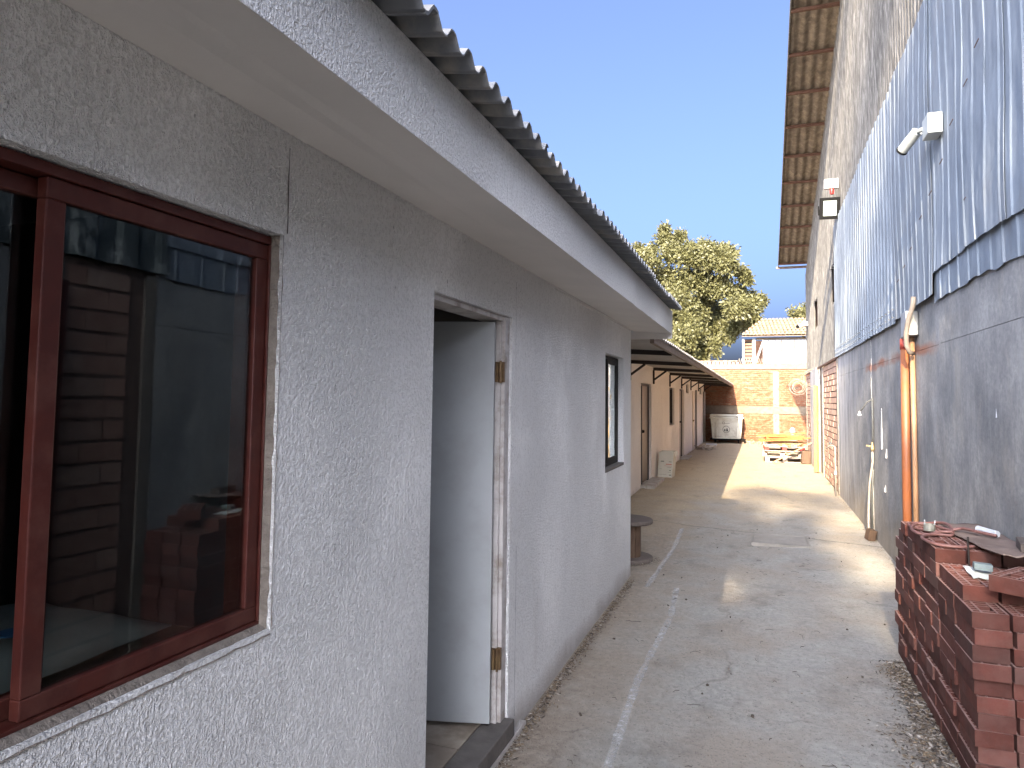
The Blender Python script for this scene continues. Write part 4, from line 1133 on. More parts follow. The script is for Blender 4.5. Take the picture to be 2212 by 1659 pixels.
# ------------------------------------------------------------------ trees
GAPS = []   # leaves cut out along the sun rays to place light patches: (point the light falls on, radius, share of leaves missing)
def in_gap(p, rnd):
    for (q, r, k) in GAPS:
        w_ = p-q; w_ = w_-SUN_D*w_.dot(SUN_D)
        if w_.length < r and rnd.random() < k: return True
    return False
def leaf_cloud(mb, blobs, per_m3, size, ydepth, rnd, droop=0.5, nmin=6):
    for (c, r) in blobs:
        n = int(per_m3*r**1.6)
        nclump = max(nmin, int(n/14))
        for q in range(nclump):
            while True:
                p = Vector((rnd.uniform(-1, 1), rnd.uniform(-1, 1), rnd.uniform(-1, 1)))
                if 0.25 < p.length < 1: break
            p = p*(0.55+0.5*rnd.random())
            pc = Vector(c)+Vector((p.x*r, p.y*r*ydepth, p.z*r))
            if GAPS and in_gap(pc, rnd): continue
            cr = 0.16+0.10*rnd.random()
            for k in range(14):
                d = Vector((rnd.gauss(0, 1), rnd.gauss(0, 1), rnd.gauss(0, 1))).normalized()
                base = pc+d*cr*rnd.random()
                ax = (d+Vector((0, 0, -droop*rnd.random()))).normalized()
                sd = ax.cross(Vector((rnd.gauss(0, 1), rnd.gauss(0, 1), rnd.gauss(0, 1)))).normalized()
                L_ = size*rnd.uniform(0.55, 1.5); w_ = L_*0.22
                o = len(mb.v)
                mb.v += [tuple(base), tuple(base+ax*L_*0.5+sd*w_), tuple(base+ax*L_), tuple(base+ax*L_*0.5-sd*w_)]
                mb.f.append((o, o+1, o+2, o+3))
TREE = [(-4.58,10.56,0.30),(-4.58,10.00,0.42),(-5.25,9.60,0.30),(-3.86,10.07,0.36),(-5.93,9.45,0.37),(-6.24,9.16,0.25),(-3.39,9.67,0.41),(-2.51,9.62,0.46),(-1.70,9.51,0.40),(-1.37,9.06,0.45),(-4.16,9.23,0.71),(-3.22,8.93,0.76),(-2.28,8.75,0.75),(-5.31,8.79,0.67),(-1.48,8.35,0.62),(-4.65,8.02,0.78),(-3.57,7.84,0.82),(-2.64,7.68,0.81),(-1.72,7.40,0.74),(-0.75,8.07,0.34),(-0.53,7.71,0.28),(-0.93,7.13,0.56),(-0.26,6.75,0.44),(0.18,6.73,0.27),(-0.38,6.16,0.61),(-1.05,6.18,0.67),(-2.07,6.33,0.74),(-3.11,6.73,0.75),(-3.93,6.88,0.71),(-3.81,6.02,0.65),(-2.88,5.69,0.75),(-1.96,5.49,0.68),(-1.22,5.47,0.56),(-1.51,4.89,0.34),(-0.22,5.57,0.49),(-3.46,4.92,0.76),(-2.77,4.49,0.58),(-4.17,4.81,0.53),(-4.65,4.94,0.30),(-2.89,3.95,0.40),(-2.13,4.48,0.29),(-2.08,4.12,0.17),(-5.62,8.25,0.55),(-5.31,7.55,0.55),(-4.77,6.91,0.54),(-4.41,6.16,0.48)]
TREE += [(-2.9,6.2,0.6),(-3.3,5.6,0.6),(-3.5,6.4,0.55),(-4.6,5.6,0.5),(-5.0,6.3,0.5),(-3.0,5.0,0.6),(-3.9,4.3,0.5),(-3.4,3.8,0.45),(-2.5,7.1,0.5)]
DARK = {26, 30, 31, 29, 27}
rnd = random.Random(4)
def tree(name, blobs, trunk, limbs, label, cat, mat, per, size, ydepth, r0=0.22):
    t = empty(name, trunk[0], label, cat)
    mb = MB(); k = len(trunk)
    mb.tube(trunk, [r0*(1-0.5*i/(k-1)) for i in range(k)], 10)
    mb.build('trunk', 'bark', t, smooth=True)
    lb = MB()
    for a, b, r in limbs:
        a = Vector(a); b = Vector(b); mid = (a+b)/2+Vector((rnd.uniform(-.15,.15), 0, rnd.uniform(0, .2)))
        lb.tube([a, mid, b], [r, r*0.65, r*0.25], 6)
    if limbs: lb.build('limbs', 'bark', t, smooth=True)
    cb = MB(); leaf_cloud(cb, blobs, per, size, ydepth, rnd)
    cb.build('crown', mat, t)
    return t
blobs = []
for i, (x, z, r) in enumerate(TREE):
    yo = 37+rnd.uniform(-0.8, 0.8)+(2.2 if i in DARK else 0)-(0.8 if r > 0.6 and i not in DARK else 0)
    blobs.append(((x, yo, z), r*1.02))
lim = [((-3.2, 38.6, 3.4), (x, 37.8, z), 0.05) for (x, z, r) in TREE if r > 0.74]
tree('leafy_tree', blobs, [(-3.4, 38.6, 0), (-3.3, 38.6, 2.0), (-3.1, 38.5, 4.0), (-3.0, 38.4, 6.0)], lim,
     'large olive-green tree rising behind the row building and boundary wall', 'tree', 'leaf', 3900, 0.165, 1.0)
blobs = [((1.75, 37, 5.9), 0.45), ((2.2, 37, 6.0), 0.55), ((1.9, 37, 5.4), 0.4), ((2.6, 37, 5.4), 0.7)]
tree('small_tree', blobs, [(2.4, 37, 0), (2.4, 37, 5.2)], [], 'sliver of a green tree between the tiled shed and the warehouse corner', 'tree', 'leaf', 2200, 0.15, 1.0, 0.12)
# tall tree behind the viewer: it throws the dappled shade over the near half of the alley
rnd = random.Random(12)
for (gx, gy, r, k) in [(0.31,5.29,.12,.8),(0.80,5.45,.14,.85),(0.25,5.6,.10,.7),(-0.17,6.45,.13,.85),(0.95,7.95,.15,.9),(1.2,7.5,.17,.9),(0.70,7.39,.11,.8),
                       (0.30,7.7,.10,.7),(0.5,4.4,.12,.7),(-0.5,9.6,.16,.9),(0.1,9.7,.2,.9),(0.7,9.3,.22,.9),(1.1,8.9,.22,.95),(0.1,10.3,.22,.95),(-0.3,10.7,.2,.95),(0.9,10.2,.3,.95)]:
    GAPS.append((Vector((gx, gy, 0)), r, k))
for (wy, wz, r, k) in [(5.75,1.58,.085,1),(6.6,1.62,.05,1),(8.3,1.0,.10,.9),(9.1,0.4,.2,.9),(10.2,.5,.3,.9),(11.1,.74,.3,.9),(12.2,.65,.35,.95)]:
    GAPS.append((Vector((1.3, wy, wz)), r, k))
blobs = []
for i in range(120):
    fz = ((i*0.618034) % 1)*2-1
    a = rnd.uniform(0, 2*pi); rr = 5.0*math.sqrt(((i*0.7548777) % 1))
    rr *= math.sqrt(max(0.05, 1-abs(fz)**4*0.6))
    blobs.append(((-2.3+rr*cos(a), -32+rr*0.9*sin(a), 12.75+4.2*fz), rnd.uniform(0.85, 1.15)))
for i in range(26):      # left side built taller so its shade reaches further along the alley
    gx = -1.0+1.5*((i*0.618034) % 1); gy = 8.2+(3.3-1.9*(gx+1.0)/1.5)*((i*0.7548777) % 1); q = (gy+32)/2.1
    blobs.append(((gx-0.15*q, -32+rnd.uniform(-1, 1), q), 0.5))
shade = tree('shade_tree', blobs, [(-1.2, -32, 0), (-1.3, -32, 6), (-2.0, -32, 12), (-2.5, -32, 17)],
     [((-1.8, -32, 9), b_[0], 0.07) for b_ in blobs[::7]],
     'tall spreading tree behind the viewer that shades the near end of the alley', 'tree', 'leaf2', 1500, 0.16, 1.0, 0.3)
outer = []  # small sprays added along the sun path to dapple the lit ground
for i in range(62):
    gx = rnd.uniform(-0.5, 1.3); gy = rnd.uniform(9.6, 14.0)-0.9*gx; q = (gy+32)/2.1
    outer.append(((gx-0.15*q, -32+rnd.uniform(-.3, .3), q), rnd.uniform(0.08, 0.16)))
cb = MB(); leaf_cloud(cb, outer, 900, 0.17, 1.0, rnd, nmin=2)
cb.build('outer_sprays', 'leaf2', shade)
blobs = []  # unseen crown added and shaped to keep sun off the cladding
for i in range(90):
    fz = ((i*0.618034) % 1)*2-1
    fx = ((i*0.7548777) % 1); fx = -1.45+4.2*fx*(1-0.35*max(0, abs(fz)-0.6)/0.4)
    blobs.append(((fx+rnd.uniform(-.1,.1), -33+rnd.uniform(-2.5, 2.5), 23.5+5.0*fz), rnd.uniform(0.7, 0.95)))
tree('cladding_shade_tree', blobs, [(3.4, -33, 0), (3.2, -33, 9), (2.8, -33, 17), (2.2, -33, 24)],
     [((2.9, -33, 15), b_[0], 0.07) for b_ in blobs[::7]],
     'unseen narrow tree added behind the viewer to keep sun off the warehouse cladding', 'tree', 'leaf2', 1100, 0.15, 1.0, 0.3)
GAPS.clear()

# ------------------------------------------------------------------ waste container
bn = empty('waste_container', (-1.2, 28.0, 0), 'large off-white wheeled waste container under the end of the canopy', 'waste container')
mb = MB()
x0, x1 = -1.70, -0.66; y0, y1 = 27.62, 28.28
top = [(-1.76, 27.55), (-0.60, 27.55), (-0.60, 28.33), (-1.76, 28.33)]; bot = [(x0, y0), (x1, y0), (x1, y1), (x0, y1)]
mb.add([(*p_, 0.17) for p_ in bot]+[(*p_, 0.97) for p_ in top], [(3,2,1,0),(4,5,6,7),(0,1,5,4),(1,2,6,5),(2,3,7,6),(3,0,4,7)])
mb.build('body', 'bin', bn, bevel=0.02)
mb = MB().box(-1.80, -0.56, 27.51, 28.37, 0.93, 0.985); mb.build('rim', 'bin', bn, bevel=0.01)
MB().box(-1.78, -0.58, 27.54, 28.36, 0.99, 1.09).build('lid', 'bin', bn, bevel=0.03)
for xx in (-1.60, -0.76):
    for yy in (27.7, 28.2):
        mb = MB(); mb.tube([(xx-0.02, yy, 0.08), (xx+0.02, yy, 0.08)], 0.075, 14); mb.build('wheel', 'black', bn)
mb = MB(); mb.box(-1.78, -0.5, 27.6, 28.3, 0.12, 0.165); mb.build('chassis', 'black', bn)
for xx in (-1.55, -0.80): MB().box(xx, xx+0.03, 27.545, 27.60, 0.22, 0.9).build('rib', 'bin', bn)
MB().box(-0.82, -0.60, 27.49, 27.53, 1.0, 1.02).build('handle', 'black', bn)
# print on the container front (its face leans outward with height)
def fy(z): return 27.62-(z-0.17)/0.80*0.07-0.006
def ring(cx, cz, r, w_, mat, n=24, sx=1.0):
    mb = MB()
    for i in range(n):
        t = 2*pi*i/n
        for q in (r-w_/2, r+w_/2): mb.v.append((cx+q*sx*cos(t), fy(cz+q*sin(t)), cz+q*sin(t)))
    for i in range(n): a = 2*i; b = 2*((i+1) % n); mb.f.append((a, b, b+1, a+1))
    return mb.build('printed_mark', mat, bn)
ring(-1.185, 0.525, 0.125, 0.016, 'ink'); ring(-1.285, 0.77, 0.038, 0.014, 'ink')
def fquad(pts, mat, name='printed_mark'):
    MB().add([(x, fy(z)-0.001, z) for x, z in pts], [tuple(range(len(pts)))]).build(name, mat, bn)
fquad([(-1.262,0.745),(-1.24,0.725),(-1.23,0.735),(-1.25,0.757)], 'ink')
for k, xx in enumerate([-1.225, -1.20, -1.175, -1.15, -1.125, -1.10, -1.075]):
    fquad([(xx,0.742),(xx+0.015,0.742),(xx+0.015,0.762+0.006*(k % 2)),(xx,0.762+0.006*(k % 2))], 'ink')
fquad([(-1.19,0.45),(-1.11,0.45),(-1.12,0.50),(-1.155,0.605),(-1.185,0.52)], 'ink')
fquad([(-1.26,0.46),(-1.21,0.45),(-1.215,0.53),(-1.24,0.55),(-1.262,0.52)], 'ink')
fquad([(-1.60,0.255),(-1.32,0.235),(-1.32,0.243),(-1.60,0.263)], 'ink')
fquad([(-1.12,0.235),(-0.86,0.255),(-0.86,0.263),(-1.12,0.243)], 'ink')

# ------------------------------------------------------------------ carton by the wall
ct = empty('carton', (-1.86, 15.0, 0), 'tall off-white printed carton standing against the cream wall', 'carton')
mb = MB()
mb.add([(-2.01,14.8,0),(-1.72,14.8,0),(-1.70,15.12,0),(-1.99,15.12,0),(-1.985,14.84,0.52),(-1.69,14.84,0.52),(-1.665,15.16,0.53),(-1.96,15.16,0.53)],
       [(0,1,5,4),(1,2,6,5),(2,3,7,6),(3,0,4,7),(0,3,2,1)])
mb.build('box', 'carton', ct, solid=0.006)
MB().add([(-1.69,14.84,0.52),(-1.665,15.16,0.53),(-1.63,15.17,0.50),(-1.648,14.86,0.42)], [(0,1,2,3)]).build('flap', 'carton', ct, solid=0.004)
def cq(u0, u1, z0, z1, mat):
    f = lambda u, z: (-2.01+0.29*u+0.028*z/0.52, 14.795+0.04*z/0.52, z)
    MB().add([f(u0,z0), f(u1,z0), f(u1,z1), f(u0,z1)], [(0,1,2,3)]).build('printed_mark', mat, ct)
cq(.15,.38,.32,.338,'ink'); cq(.72,.92,.315,.325,'ink'); cq(.52,.93,.262,.278,'redink'); cq(.42,.95,.232,.238,'redink')
cq(.6,.93,.205,.210,'ink'); cq(.78,.9,.135,.15,'ink'); cq(.68,.92,.105,.11,'ink'); cq(.78,.95,.04,.058,'ink'); cq(.1,.6,.055,.059,'ink'); cq(.08,.25,.17,.174,'ink')

# ------------------------------------------------------------------ cable spool table at the annex corner
spx, spy = -1.335, 7.45; sz = gz(spx, spy)
st_ = empty('cable_spool_table', (spx, spy, sz), 'small wooden cable spool used as a table at the annex corner', 'spool table')
MB().lathe((spx, spy, sz+0.385), [(0.262, 0), (0.27, 0.008), (0.27, 0.036), (0.262, 0.044)], 36).build('top', 'wood_top', st_)
MB().lathe((spx, spy, sz+0.0), [(0.262, 0), (0.27, 0.006), (0.27, 0.034), (0.262, 0.042)], 36).build('base', 'wood_top', st_)
for k in range(12):
    t = 2*pi*k/12
    MB().obox((spx+0.135*cos(t), spy+0.135*sin(t), sz+0.2135), (0.018, 0.066, 0.341), (0, 0, t)).build('slat', 'wood_dark', st_)

# ------------------------------------------------------------------ manhole cover
mh = empty('manhole_cover', (0.22, 8.9, 0), 'square concrete manhole cover in a thin steel frame set in the alley floor', 'manhole cover')
zc = max(gz(-0.07, 8.62), gz(0.5, 8.62), gz(-0.07, 9.2), gz(0.5, 9.2))+0.012
mb = MB(); mb.box(-0.075, 0.505, 8.60, 9.18, zc-0.07, zc); mb.build('slab', 'cement', mh, bevel=0.004)
mb = MB(); mb.box(-0.10, -0.08, 8.575, 9.205, zc-0.07, zc+0.004); mb.box(0.51, 0.53, 8.575, 9.205, zc-0.07, zc+0.003)
mb.box(-0.08, 0.51, 8.575, 8.595, zc-0.07, zc+0.003); mb.box(-0.08, 0.51, 9.185, 9.205, zc-0.07, zc+0.003); mb.build('frame', 'cement', mh)

# ------------------------------------------------------------------ pallets and planks
random.seed(31)
def pallet(cx, cy, z, rz, label, mat='pallet_pale', red=False, n=7):
    o = empty('pallet', (cx, cy, z), label, 'pallet', 'pallets stacked against the warehouse')
    c_, s_ = cos(rz), sin(rz)
    def P(x, y, zz): return (cx+x*c_-y*s_, cy+x*s_+y*c_, z+zz)
    for i in range(n):
        MB().obox(P(0, -0.42+0.84*i/(n-1), 0.127), (1.0, 0.095, 0.018), (0, 0, rz)).build('deck_board', mat, o)
    for i in range(3):
        MB().obox(P(0, -0.42+0.42*i, 0.009), (1.0, 0.09, 0.018), (0, 0, rz)).build('bottom_board', mat, o)
        for j in range(3):
            MB().obox(P(-0.44+0.44*j, -0.42+0.42*i, 0.065), (0.11, 0.09, 0.085), (0, 0, rz)).build('block', 'pallet_red' if red and (j != 1 or i != 0) or (red and j == 1) else mat, o)
    return o
pallet(0.62, 20.15, 0.005, 0.02, 'bleached pallet lying at the bottom of the stack by the warehouse')
pallet(0.58, 20.2, 0.150, -0.03, 'bleached pallet second from the bottom of the stack')
pallet(0.60, 20.1, 0.297, 0.03, 'pallet with red painted blocks in the middle of the stack', red=True)
def plank(c, size, rot, mat, label, cat='plank', group='loose planks on the pallet stack'):
    me = MB().obox((0, 0, 0), size, (0, 0, 0))
    o = me.build('plank', mat, None)
    o.location = c; o.rotation_euler = rot; WL[o.name] = Vector(c)
    tag(o, label, cat, group); return o
R_ = random.uniform
for k in range(6):
    plank((0.58+R_(-.08,.08), 19.75+0.16*k, 0.455+R_(0,.012)), (R_(0.7,1.05), 0.09, 0.03), (0, R_(-.02,.02), R_(-.12,.12)), 'pallet_pale',
          ['nearest','second','third','fourth','fifth','farthest'][k]+' grey weathered board in the lower loose layer on the red-blocked pallet')
for k in range(5):
    plank((0.6+R_(-.1,.1), 19.8+0.19*k, 0.51+R_(0,.01)), (R_(0.6,1.0), 0.10, 0.035), (0, R_(-.05,.05), R_(-.2,.2)), 'plank_pale',
          ['nearest','second','third','fourth','farthest'][k]+' pale board of the middle loose layer above the red-blocked pallet')
for k in range(9):
    plank((0.62+R_(-.12,.1), 19.62+0.12*k, 0.585+0.036*(k % 4)+R_(0,.015)), (R_(0.85,1.25), 0.10, 0.030), (R_(-.12,.12), R_(-.09,.02), R_(-.2,.2)), 'plank_orange',
          ['nearest','second','third','fourth','fifth','sixth','seventh','eighth','farthest'][k]+' bright orange plank of the top layer on the pallet stack, counted from the camera')
o = plank((0.80, 19.42, 0.30), (1.18, 0.055, 0.03), (0, -0.52, 0.06), 'plank_pale', 'single pale batten leaning diagonally across the front of the pallet stack', 'batten'); del o['group']
mb = MB()
for k in range(14): mb.obox((R_(0.2,1.05), R_(19.6,19.9), R_(0.44,0.50)), (R_(.08,.3), .05, .03), (R_(-.3,.3), R_(-.3,.3), R_(-1,1)))
o = mb.build('wood_offcuts', 'plank_pale'); tag(o, 'jumble of short wood offcuts between the pallets and planks', 'offcuts', kind='stuff')
mb = MB().obox((1.12, 19.75, 0.17), (0.22, 0.5, 0.34), (0, 0.06, 0.05)); tag(mb.build('rusty_drum_crate', 'wood_dark', bevel=0.02), 'dark brown crate wedged between the pallets and the wall', 'crate')
# rubble and sack at the foot of the boundary wall
mb = MB()
for k in range(120):
    xx = R_(-0.6, 1.2); mb.obox((xx, R_(27.6, 28.4), R_(0, .05)), (R_(.03,.14), R_(.03,.1), R_(.02,.09)), (R_(0,3), R_(0,3), R_(0,3)))
tag(mb.build('rubble', 'limewhite'), 'scattered broken rubble along the foot of the boundary wall', 'rubble', kind='stuff')
mb = MB()
for (r_, z_) in [(0.05,0),(0.2,0.03),(0.22,0.15),(0.17,0.3),(0.10,0.42),(0.06,0.50),(0.11,0.60),(0.08,0.70),(0.03,0.74)]: mb.v += [(1.02+r_*cos(2*pi*i/12)*(1+.2*mnoise.noise(Vector((i,z_*4,0))))+z_*.05, 25.4+r_*sin(2*pi*i/12), z_) for i in range(12)]
for i in range(8):
    for j in range(12): mb.f.append((i*12+j, i*12+(j+1)%12, (i+1)*12+(j+1)%12, (i+1)*12+j))
tag(mb.build('rubble_sack', 'sackcloth', smooth=True), 'tall white sack tied near its top against the far right corner', 'sack')
# bundle of sticks near the far doors
sbm = MB()
for k in range(16):
    a = R_(0, pi); cx = -1.72+R_(-.12,.12); cy = 23.5+R_(-.3,.3); L_ = R_(.15,.32)
    sbm.bar((cx-L_*cos(a), cy-L_*sin(a)*.6, R_(.01,.05)), (cx+L_*cos(a), cy+L_*sin(a)*.6, R_(.05,.15)), .025, .02)
tag(sbm.build('stick_heap', 'pallet_pale'), 'low heap of crossed sticks on the ground by the far doors', 'sticks')
tb = empty('broken_trestle', (-1.5, 24.2, 0), 'low white board on short legs beside the heap of sticks', 'trestle')
MB().obox((-1.52, 24.3, 0.15), (0.34, 0.5, 0.025), (0, 0, 0.1)).build('board', 'white_plastic', tb)
for xx in (-1.66, -1.40): 
    for yy in (24.1, 24.5): MB().box(xx-.015, xx+.015, yy-.015, yy+.015, 0, 0.137).build('leg', 'pallet_pale', tb)

# ------------------------------------------------------------------ hollow brick stack
random.seed(42)
SH = 0.0685
def hollow_mesh(Wd, Ln, H, holes=True):
    """hollow brick, length along y, centre at origin; open grid of cells on the top face"""
    mb = MB(); h = H/2
    if not holes:
        mb.box(-Wd/2, Wd/2, -Ln/2, Ln/2, -h, h)
    else:
        tw = 0.0085
        rows = [0.025, 0.0, 0.025]; rows[1] = Wd-4*tw-0.05
        xe = [-Wd/2]
        for r_ in rows: xe += [xe[-1]+tw, xe[-1]+tw+r_]
        xe.append(Wd/2)
        nc = 8; cl = (Ln-(nc+1)*tw)/nc
        ye = [-Ln/2]
        for _ in range(nc): ye += [ye[-1]+tw, ye[-1]+tw+cl]
        ye.append(Ln/2)
        dp = H-0.004
        def isopen(i, j):
            oi, oj = i % 2 == 1, j % 2 == 1
            if i in (1, 5): return oj
            if i == 3:
                if oj: return True
                return j in (4, 12)     # merged big cells
            return False
        nxg, nyg = len(xe)-1, len(ye)-1
        idx = {}
        def V(i, j, z):
            k = (i, j, z)
            if k not in idx: idx[k] = len(mb.v); mb.v.append((xe[i], ye[j], z))
            return idx[k]
        for i in range(nxg):
            for j in range(nyg):
                if isopen(i, j):
                    zb = h-dp
                    mb.f.append((V(i,j,zb), V(i+1,j,zb), V(i+1,j+1,zb), V(i,j+1,zb)))
                    for (di, dj, a, b) in ((-1,0,(i,j),(i,j+1)), (1,0,(i+1,j+1),(i+1,j)), (0,-1,(i+1,j),(i,j)), (0,1,(i,j+1),(i+1,j+1))):
                        if not isopen(i+di, j+dj):
                            mb.f.append((V(*a,h), V(*b,h), V(*b,zb), V(*a,zb)))
                else:
                    mb.f.append((V(i,j,h), V(i+1,j,h), V(i+1,j+1,h), V(i,j+1,h)))
        o = len(mb.v)
        mb.v += [(-Wd/2,-Ln/2,-h),(Wd/2,-Ln/2,-h),(Wd/2,Ln/2,-h),(-Wd/2,Ln/2,-h),(-Wd/2,-Ln/2,h),(Wd/2,-Ln/2,h),(Wd/2,Ln/2,h),(-Wd/2,Ln/2,h)]
        for f in ((0,3,2,1),(0,1,5,4),(1,2,6,5),(2,3,7,6),(3,0,4,7)): mb.f.append(tuple(o+q for q in f))
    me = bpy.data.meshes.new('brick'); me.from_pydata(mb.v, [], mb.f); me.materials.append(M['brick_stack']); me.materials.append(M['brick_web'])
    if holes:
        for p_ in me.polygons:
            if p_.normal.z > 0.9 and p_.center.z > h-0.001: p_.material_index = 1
    return me
BW, BL, BH = 0.138, 0.288, SH-0.0015
mh_ = [hollow_mesh(BW, BL, BH), hollow_mesh(BW-0.003, BL-0.004, BH-0.001)]
ms_ = hollow_mesh(BW, BL, BH, False)
bs = empty('brick_stack', (0.95, 4.3, 0), 'stepped stack of red hollow clay bricks against the cement wall at right', 'brick stack')
base = -0.03
starts = {11: 3.66, 12: 4.12}
for k in range(13):
    ys0 = starts.get(k, 3.465+random.uniform(0, 0.02)); yend = 5.04
    z = base+SH*(k+0.5)+0.0
    xo = 0.845+random.uniform(-0.008, 0.008) + (-0.013 if k in (1, 3, 6) else 0)
    y = ys0
    first = True
    while y < yend-0.06:
        strech = first or random.random() < (0.8 if k % 2 == 0 else 0.15)
        if strech:
            for c_ in range(3):
                jx = random.uniform(-0.006, 0.005) if c_ == 0 else random.uniform(-0.0015, 0.0015)
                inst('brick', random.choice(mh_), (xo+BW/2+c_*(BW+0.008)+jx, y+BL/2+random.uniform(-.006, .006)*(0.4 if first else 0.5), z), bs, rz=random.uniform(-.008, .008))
        else:
            for q in range(2):
                inst('brick', random.choice(mh_), (xo+BL/2+random.uniform(-0.014, 0.004), y+BW/2+q*(BW+0.008), z), bs, rz=pi/2+random.uniform(-.01, .01))
            inst('brick', random.choice(mh_), (xo+BL+0.012+BW/2, y+BL/2, z), bs)
        y += BL+random.uniform(0.004, 0.014)
        first = False
def loose(name, me, c, rz, label, cat, rx=0, ry=0):
    o = bpy.data.objects.new(name, me); COL.objects.link(o); o.location = c; o.rotation_euler = (rx, ry, rz); WL[o.name] = Vector(c)
    return tag(o, label, cat)
zt2 = base+SH*12; zt3 = base+SH*11
loose('loose_brick', mh_[0], (1.075, 3.66, zt2+SH/2+0.002), radians(-38), 'single hollow brick lying askew on the second step of the stack', 'brick')
zt = base+SH*13
# sheet of hardboard over the back of the stack
bd = MB(); n1, n2 = 14, 22
c00 = Vector((1.06, 3.84, 0)); c10 = Vector((1.30, 3.86, 0)); c01 = Vector((0.995, 4.93, 0)); c11 = Vector((1.24, 4.98, 0))
for j in range(n2+1):
    for i in range(n1+1):
        u, v_ = i/n1, j/n2
        p_ = (c00*(1-u)+c10*u)*(1-v_)+(c01*(1-u)+c11*u)*v_
        p_ += Vector((0.02*mnoise.noise(Vector((0, v_*5, 1)))*(1-u), 0, 0))
        zz = zt+0.012+0.010*mnoise.noise(Vector((u*3, v_*7, 1)))+0.014*abs(sin(u*9+1))*(1-v_)**3+0.02*(1-v_)**4
        bd.v.append((p_.x, p_.y, zz))
for j in range(n2):
    for i in range(n1):
        a = j*(n1+1)+i; bd.f.append((a, a+1, a+n1+2, a+n1+1))
tag(bd.build('hardboard_sheet', 'boardbrown', smooth=True, solid=0.004), 'brown curled hardboard sheet laid over the top of the brick stack', 'board')
def smooth_path(pts, k=6):
    out = []; P_ = [Vector(p_) for p_ in pts]; P_ = [P_[0]*2-P_[1]]+P_+[P_[-1]*2-P_[-2]]
    for i in range(1, len(P_)-2):
        for q in range(k):
            t = q/k; a, b, c_, d = P_[i-1], P_[i], P_[i+1], P_[i+2]
            out.append(0.5*((2*b)+(-a+c_)*t+(2*a-5*b+4*c_-d)*t*t+(-a+3*b-3*c_+d)*t**3))
    out.append(P_[-2]); return out
hz = zt+0.012
hp = [(1.18,4.39,hz+.03),(1.12,4.48,hz+.03),(1.07,4.60,hz+.025),(0.99,4.60,hz),(0.93,4.59,hz),(0.88,4.63,hz),(0.84,4.72,hz),(0.86,4.84,hz),(0.95,4.88,hz),(1.02,4.80,hz+.02),(1.03,4.65,hz+.02),
      (1.0,4.50,hz),(0.93,4.49,hz),(0.87,4.46,hz),(0.83,4.50,hz),(0.82,4.60,hz+.01),(0.87,4.70,hz+.02),(0.95,4.66,hz+.02),(1.01,4.53,hz+.015),(0.95,4.52,hz+.01),(0.88,4.46,hz),(0.83,4.37,hz),(0.83,4.27,hz),(0.85,4.19,hz),(0.90,4.15,hz),(0.96,4.15,hz),(1.03,4.19,hz)]
tag(MB().tube(smooth_path(hp), 0.0085, 8).build('garden_hose', 'hose', smooth=True), 'pinkish garden hose looped on top of the brick stack', 'hose')
rg = empty('pipe_clamp', (0.912, 4.6, zt), 'short tin ring with two upright prongs sitting on the brick stack', 'clamp')
MB().lathe((0.912, 4.6, zt+0.014), [(0.030, 0), (0.030, 0.036), (0.026, 0.036), (0.026, 0.004)], 20).build('ring', 'metalring', rg, smooth=False)
for dx in (-0.024, 0.022): MB().tube([(0.912+dx, 4.59, zt+0.045), (0.912+dx*1.15, 4.58, zt+0.075)], 0.0035, 6).build('prong', 'white_plastic', rg)
tag(MB().tube([(1.145, 4.58, zt+0.045), (1.205, 4.46, zt+0.04)], 0.017, 12).build('plastic_tube', 'white_plastic', smooth=False), 'short pale plastic tube lying on the hardboard sheet', 'tube')
tag(MB().tube([(0.972, 4.05, zt2+0.001), (0.968, 4.05, zt2+0.15)], 0.005, 8).build('steel_rod', 'steel_dark'), 'thin dark steel rod standing upright in the brick stack', 'rod')
pp = MB()
for j in range(6):
    for i in range(6):
        u, v_ = i/5, j/5
        pp.v.append((0.925+0.10*u+0.01*v_, 3.79+0.23*v_, zt2+0.004+0.022*abs(mnoise.noise(Vector((u*3, v_*4, 3))))+0.02*max(0, v_-.6)*(1-u)))
for j in range(5):
    for i in range(5): a = j*6+i; pp.f.append((a, a+1, a+7, a+6))
tag(pp.build('paper_scrap', 'paper', solid=0.002), 'crumpled white paper scrap on the second step of the bricks', 'paper')
tag(MB().obox((0.99, 3.90, zt2+0.04), (0.075, 0.05, 0.03), (0, 0.05, -0.1)).build('slate_block', 'slate', bevel=0.003), 'small blue-grey block resting on the crumpled paper', 'block')
tag(MB().obox((1.235, 4.12, zt+0.045), (0.07, 0.22, 0.05), (0, 0, -0.2)).build('timber_block', 'wood_top', bevel=0.003), 'stub of grey timber on the right edge of the hardboard sheet', 'timber')
# leaning board and post by the near brick panel (seen mirrored in the big window)
tag(MB().obox((1.20, 2.72, 1.1), (0.03, 0.13, 2.3), (-0.06, 0.06, 0)).build('leaning_plank', 'redframe'), 'dark red plank leaning on the cement wall opposite the big window', 'plank')

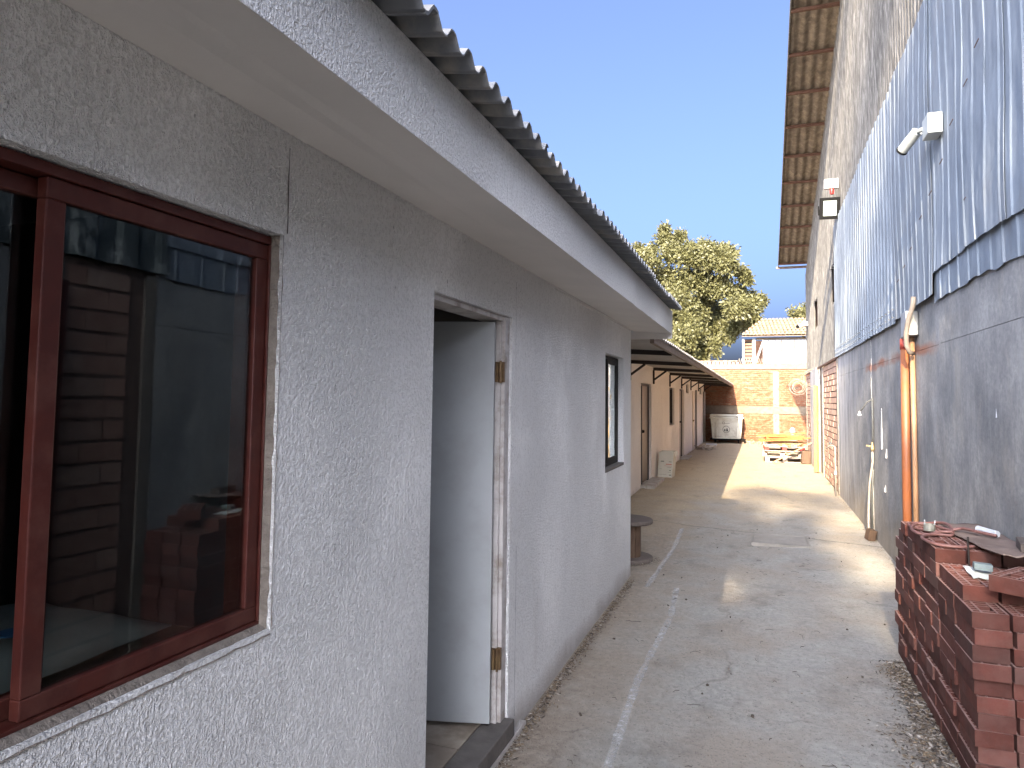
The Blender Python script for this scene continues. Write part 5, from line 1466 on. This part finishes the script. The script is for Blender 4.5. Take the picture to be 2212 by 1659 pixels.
# ------------------------------------------------------------------ litter
random.seed(77)
def leaves(mb, n, fn, smin, smax):
    for _ in range(n):
        x, y, h = fn()
        a = random.uniform(0, 2*pi); L_ = random.uniform(smin, smax); w_ = L_*random.uniform(0.2, 0.45)
        t1, t2 = random.uniform(-.5, .5), random.uniform(-.5, .5)
        z = gz(x, y)+0.004+h
        dx, dy = cos(a), sin(a)
        o = len(mb.v)
        mb.v += [(x-dx*L_/2, y-dy*L_/2, z), (x-dy*w_/2, y+dx*w_/2, z+abs(t1)*w_), (x+dx*L_/2, y+dy*L_/2, z+abs(t2)*L_*0.5), (x+dy*w_/2, y-dx*w_/2, z+abs(t2)*w_)]
        mb.f.append((o, o+1, o+2, o+3))
for mat_, nm, cnt in (('dry_leaf', 'leaf_litter', 1.0), ('pebble', 'wood_chips', 0.5), ('twig', 'dark_leaf_litter', 0.7)):
    mb = MB()
    def fa():
        y = random.uniform(2.9, 5.05); d = abs(random.gauss(0, 0.06 if y > 4.1 else 0.11)); return 0.83-d, y, random.uniform(0, 0.018)*max(0, 1-d*6)
    leaves(mb, int(2200*cnt), fa, 0.012, 0.036)
    def fb():
        y = random.uniform(2.3, 6.6); return AX+0.02+abs(random.gauss(0, 0.035)), y, random.uniform(0, .008)
    leaves(mb, int(1500*cnt), fb, 0.010, 0.034)
    def fc():
        t = random.uniform(0, 2*pi); r_ = 0.28+abs(random.gauss(0, 0.05)); return spx+r_*cos(t), spy+r_*sin(t), random.uniform(0, .012)
    leaves(mb, int(260*cnt), fc, 0.01, 0.03)
    def fd(): return random.uniform(-1.1, 1.2), random.uniform(2.2, 13)**1.0, 0
    leaves(mb, int(900*cnt), fd, 0.006, 0.020)
    def fe():
        y = random.uniform(5.1, 13.2); return 1.28-abs(random.gauss(0, 0.05)), y, 0.002
    leaves(mb, int(350*cnt), fe, 0.01, 0.03)
    def ff():
        y = random.uniform(12, 28); return RX+0.03+abs(random.gauss(0, 0.05)), y, 0.002
    leaves(mb, int(250*cnt), ff, 0.02, 0.05)
    o = mb.build(nm, mat_)
    tag(o, {'leaf_litter': 'tan dry leaves scattered on the ground and along the wall bases',
            'wood_chips': 'pale chips and grit scattered on the ground and along the wall bases',
            'dark_leaf_litter': 'dark rotten leaves scattered on the ground and along the wall bases'}[nm], 'litter', kind='stuff')
mb = MB()
for _ in range(150):
    x = random.uniform(-1.05, 1.1); y = random.uniform(2.2, 10.5); a = random.uniform(0, 2*pi); L_ = random.uniform(0.02, 0.075)
    z = gz(x, y)+0.005; b_ = random.uniform(-.5, .5)
    mb.tube([(x, y, z), (x+L_*.5*cos(a), y+L_*.5*sin(a), z+.004), (x+L_*cos(a+b_), y+L_*sin(a+b_), z)], 0.0016, 4)
for _ in range(45):
    x = random.uniform(-1.05, 1.1); y = random.uniform(2.2, 10.5); r_ = random.uniform(.003, .008)
    mb.obox((x, y, gz(x, y)+r_*.6), (r_*2, r_*1.6, r_*1.4), (random.random()*3, random.random()*3, random.random()*3))
tag(mb.build('twigs', 'twig'), 'fine twigs and seed pods scattered over the alley floor', 'twigs', kind='stuff')
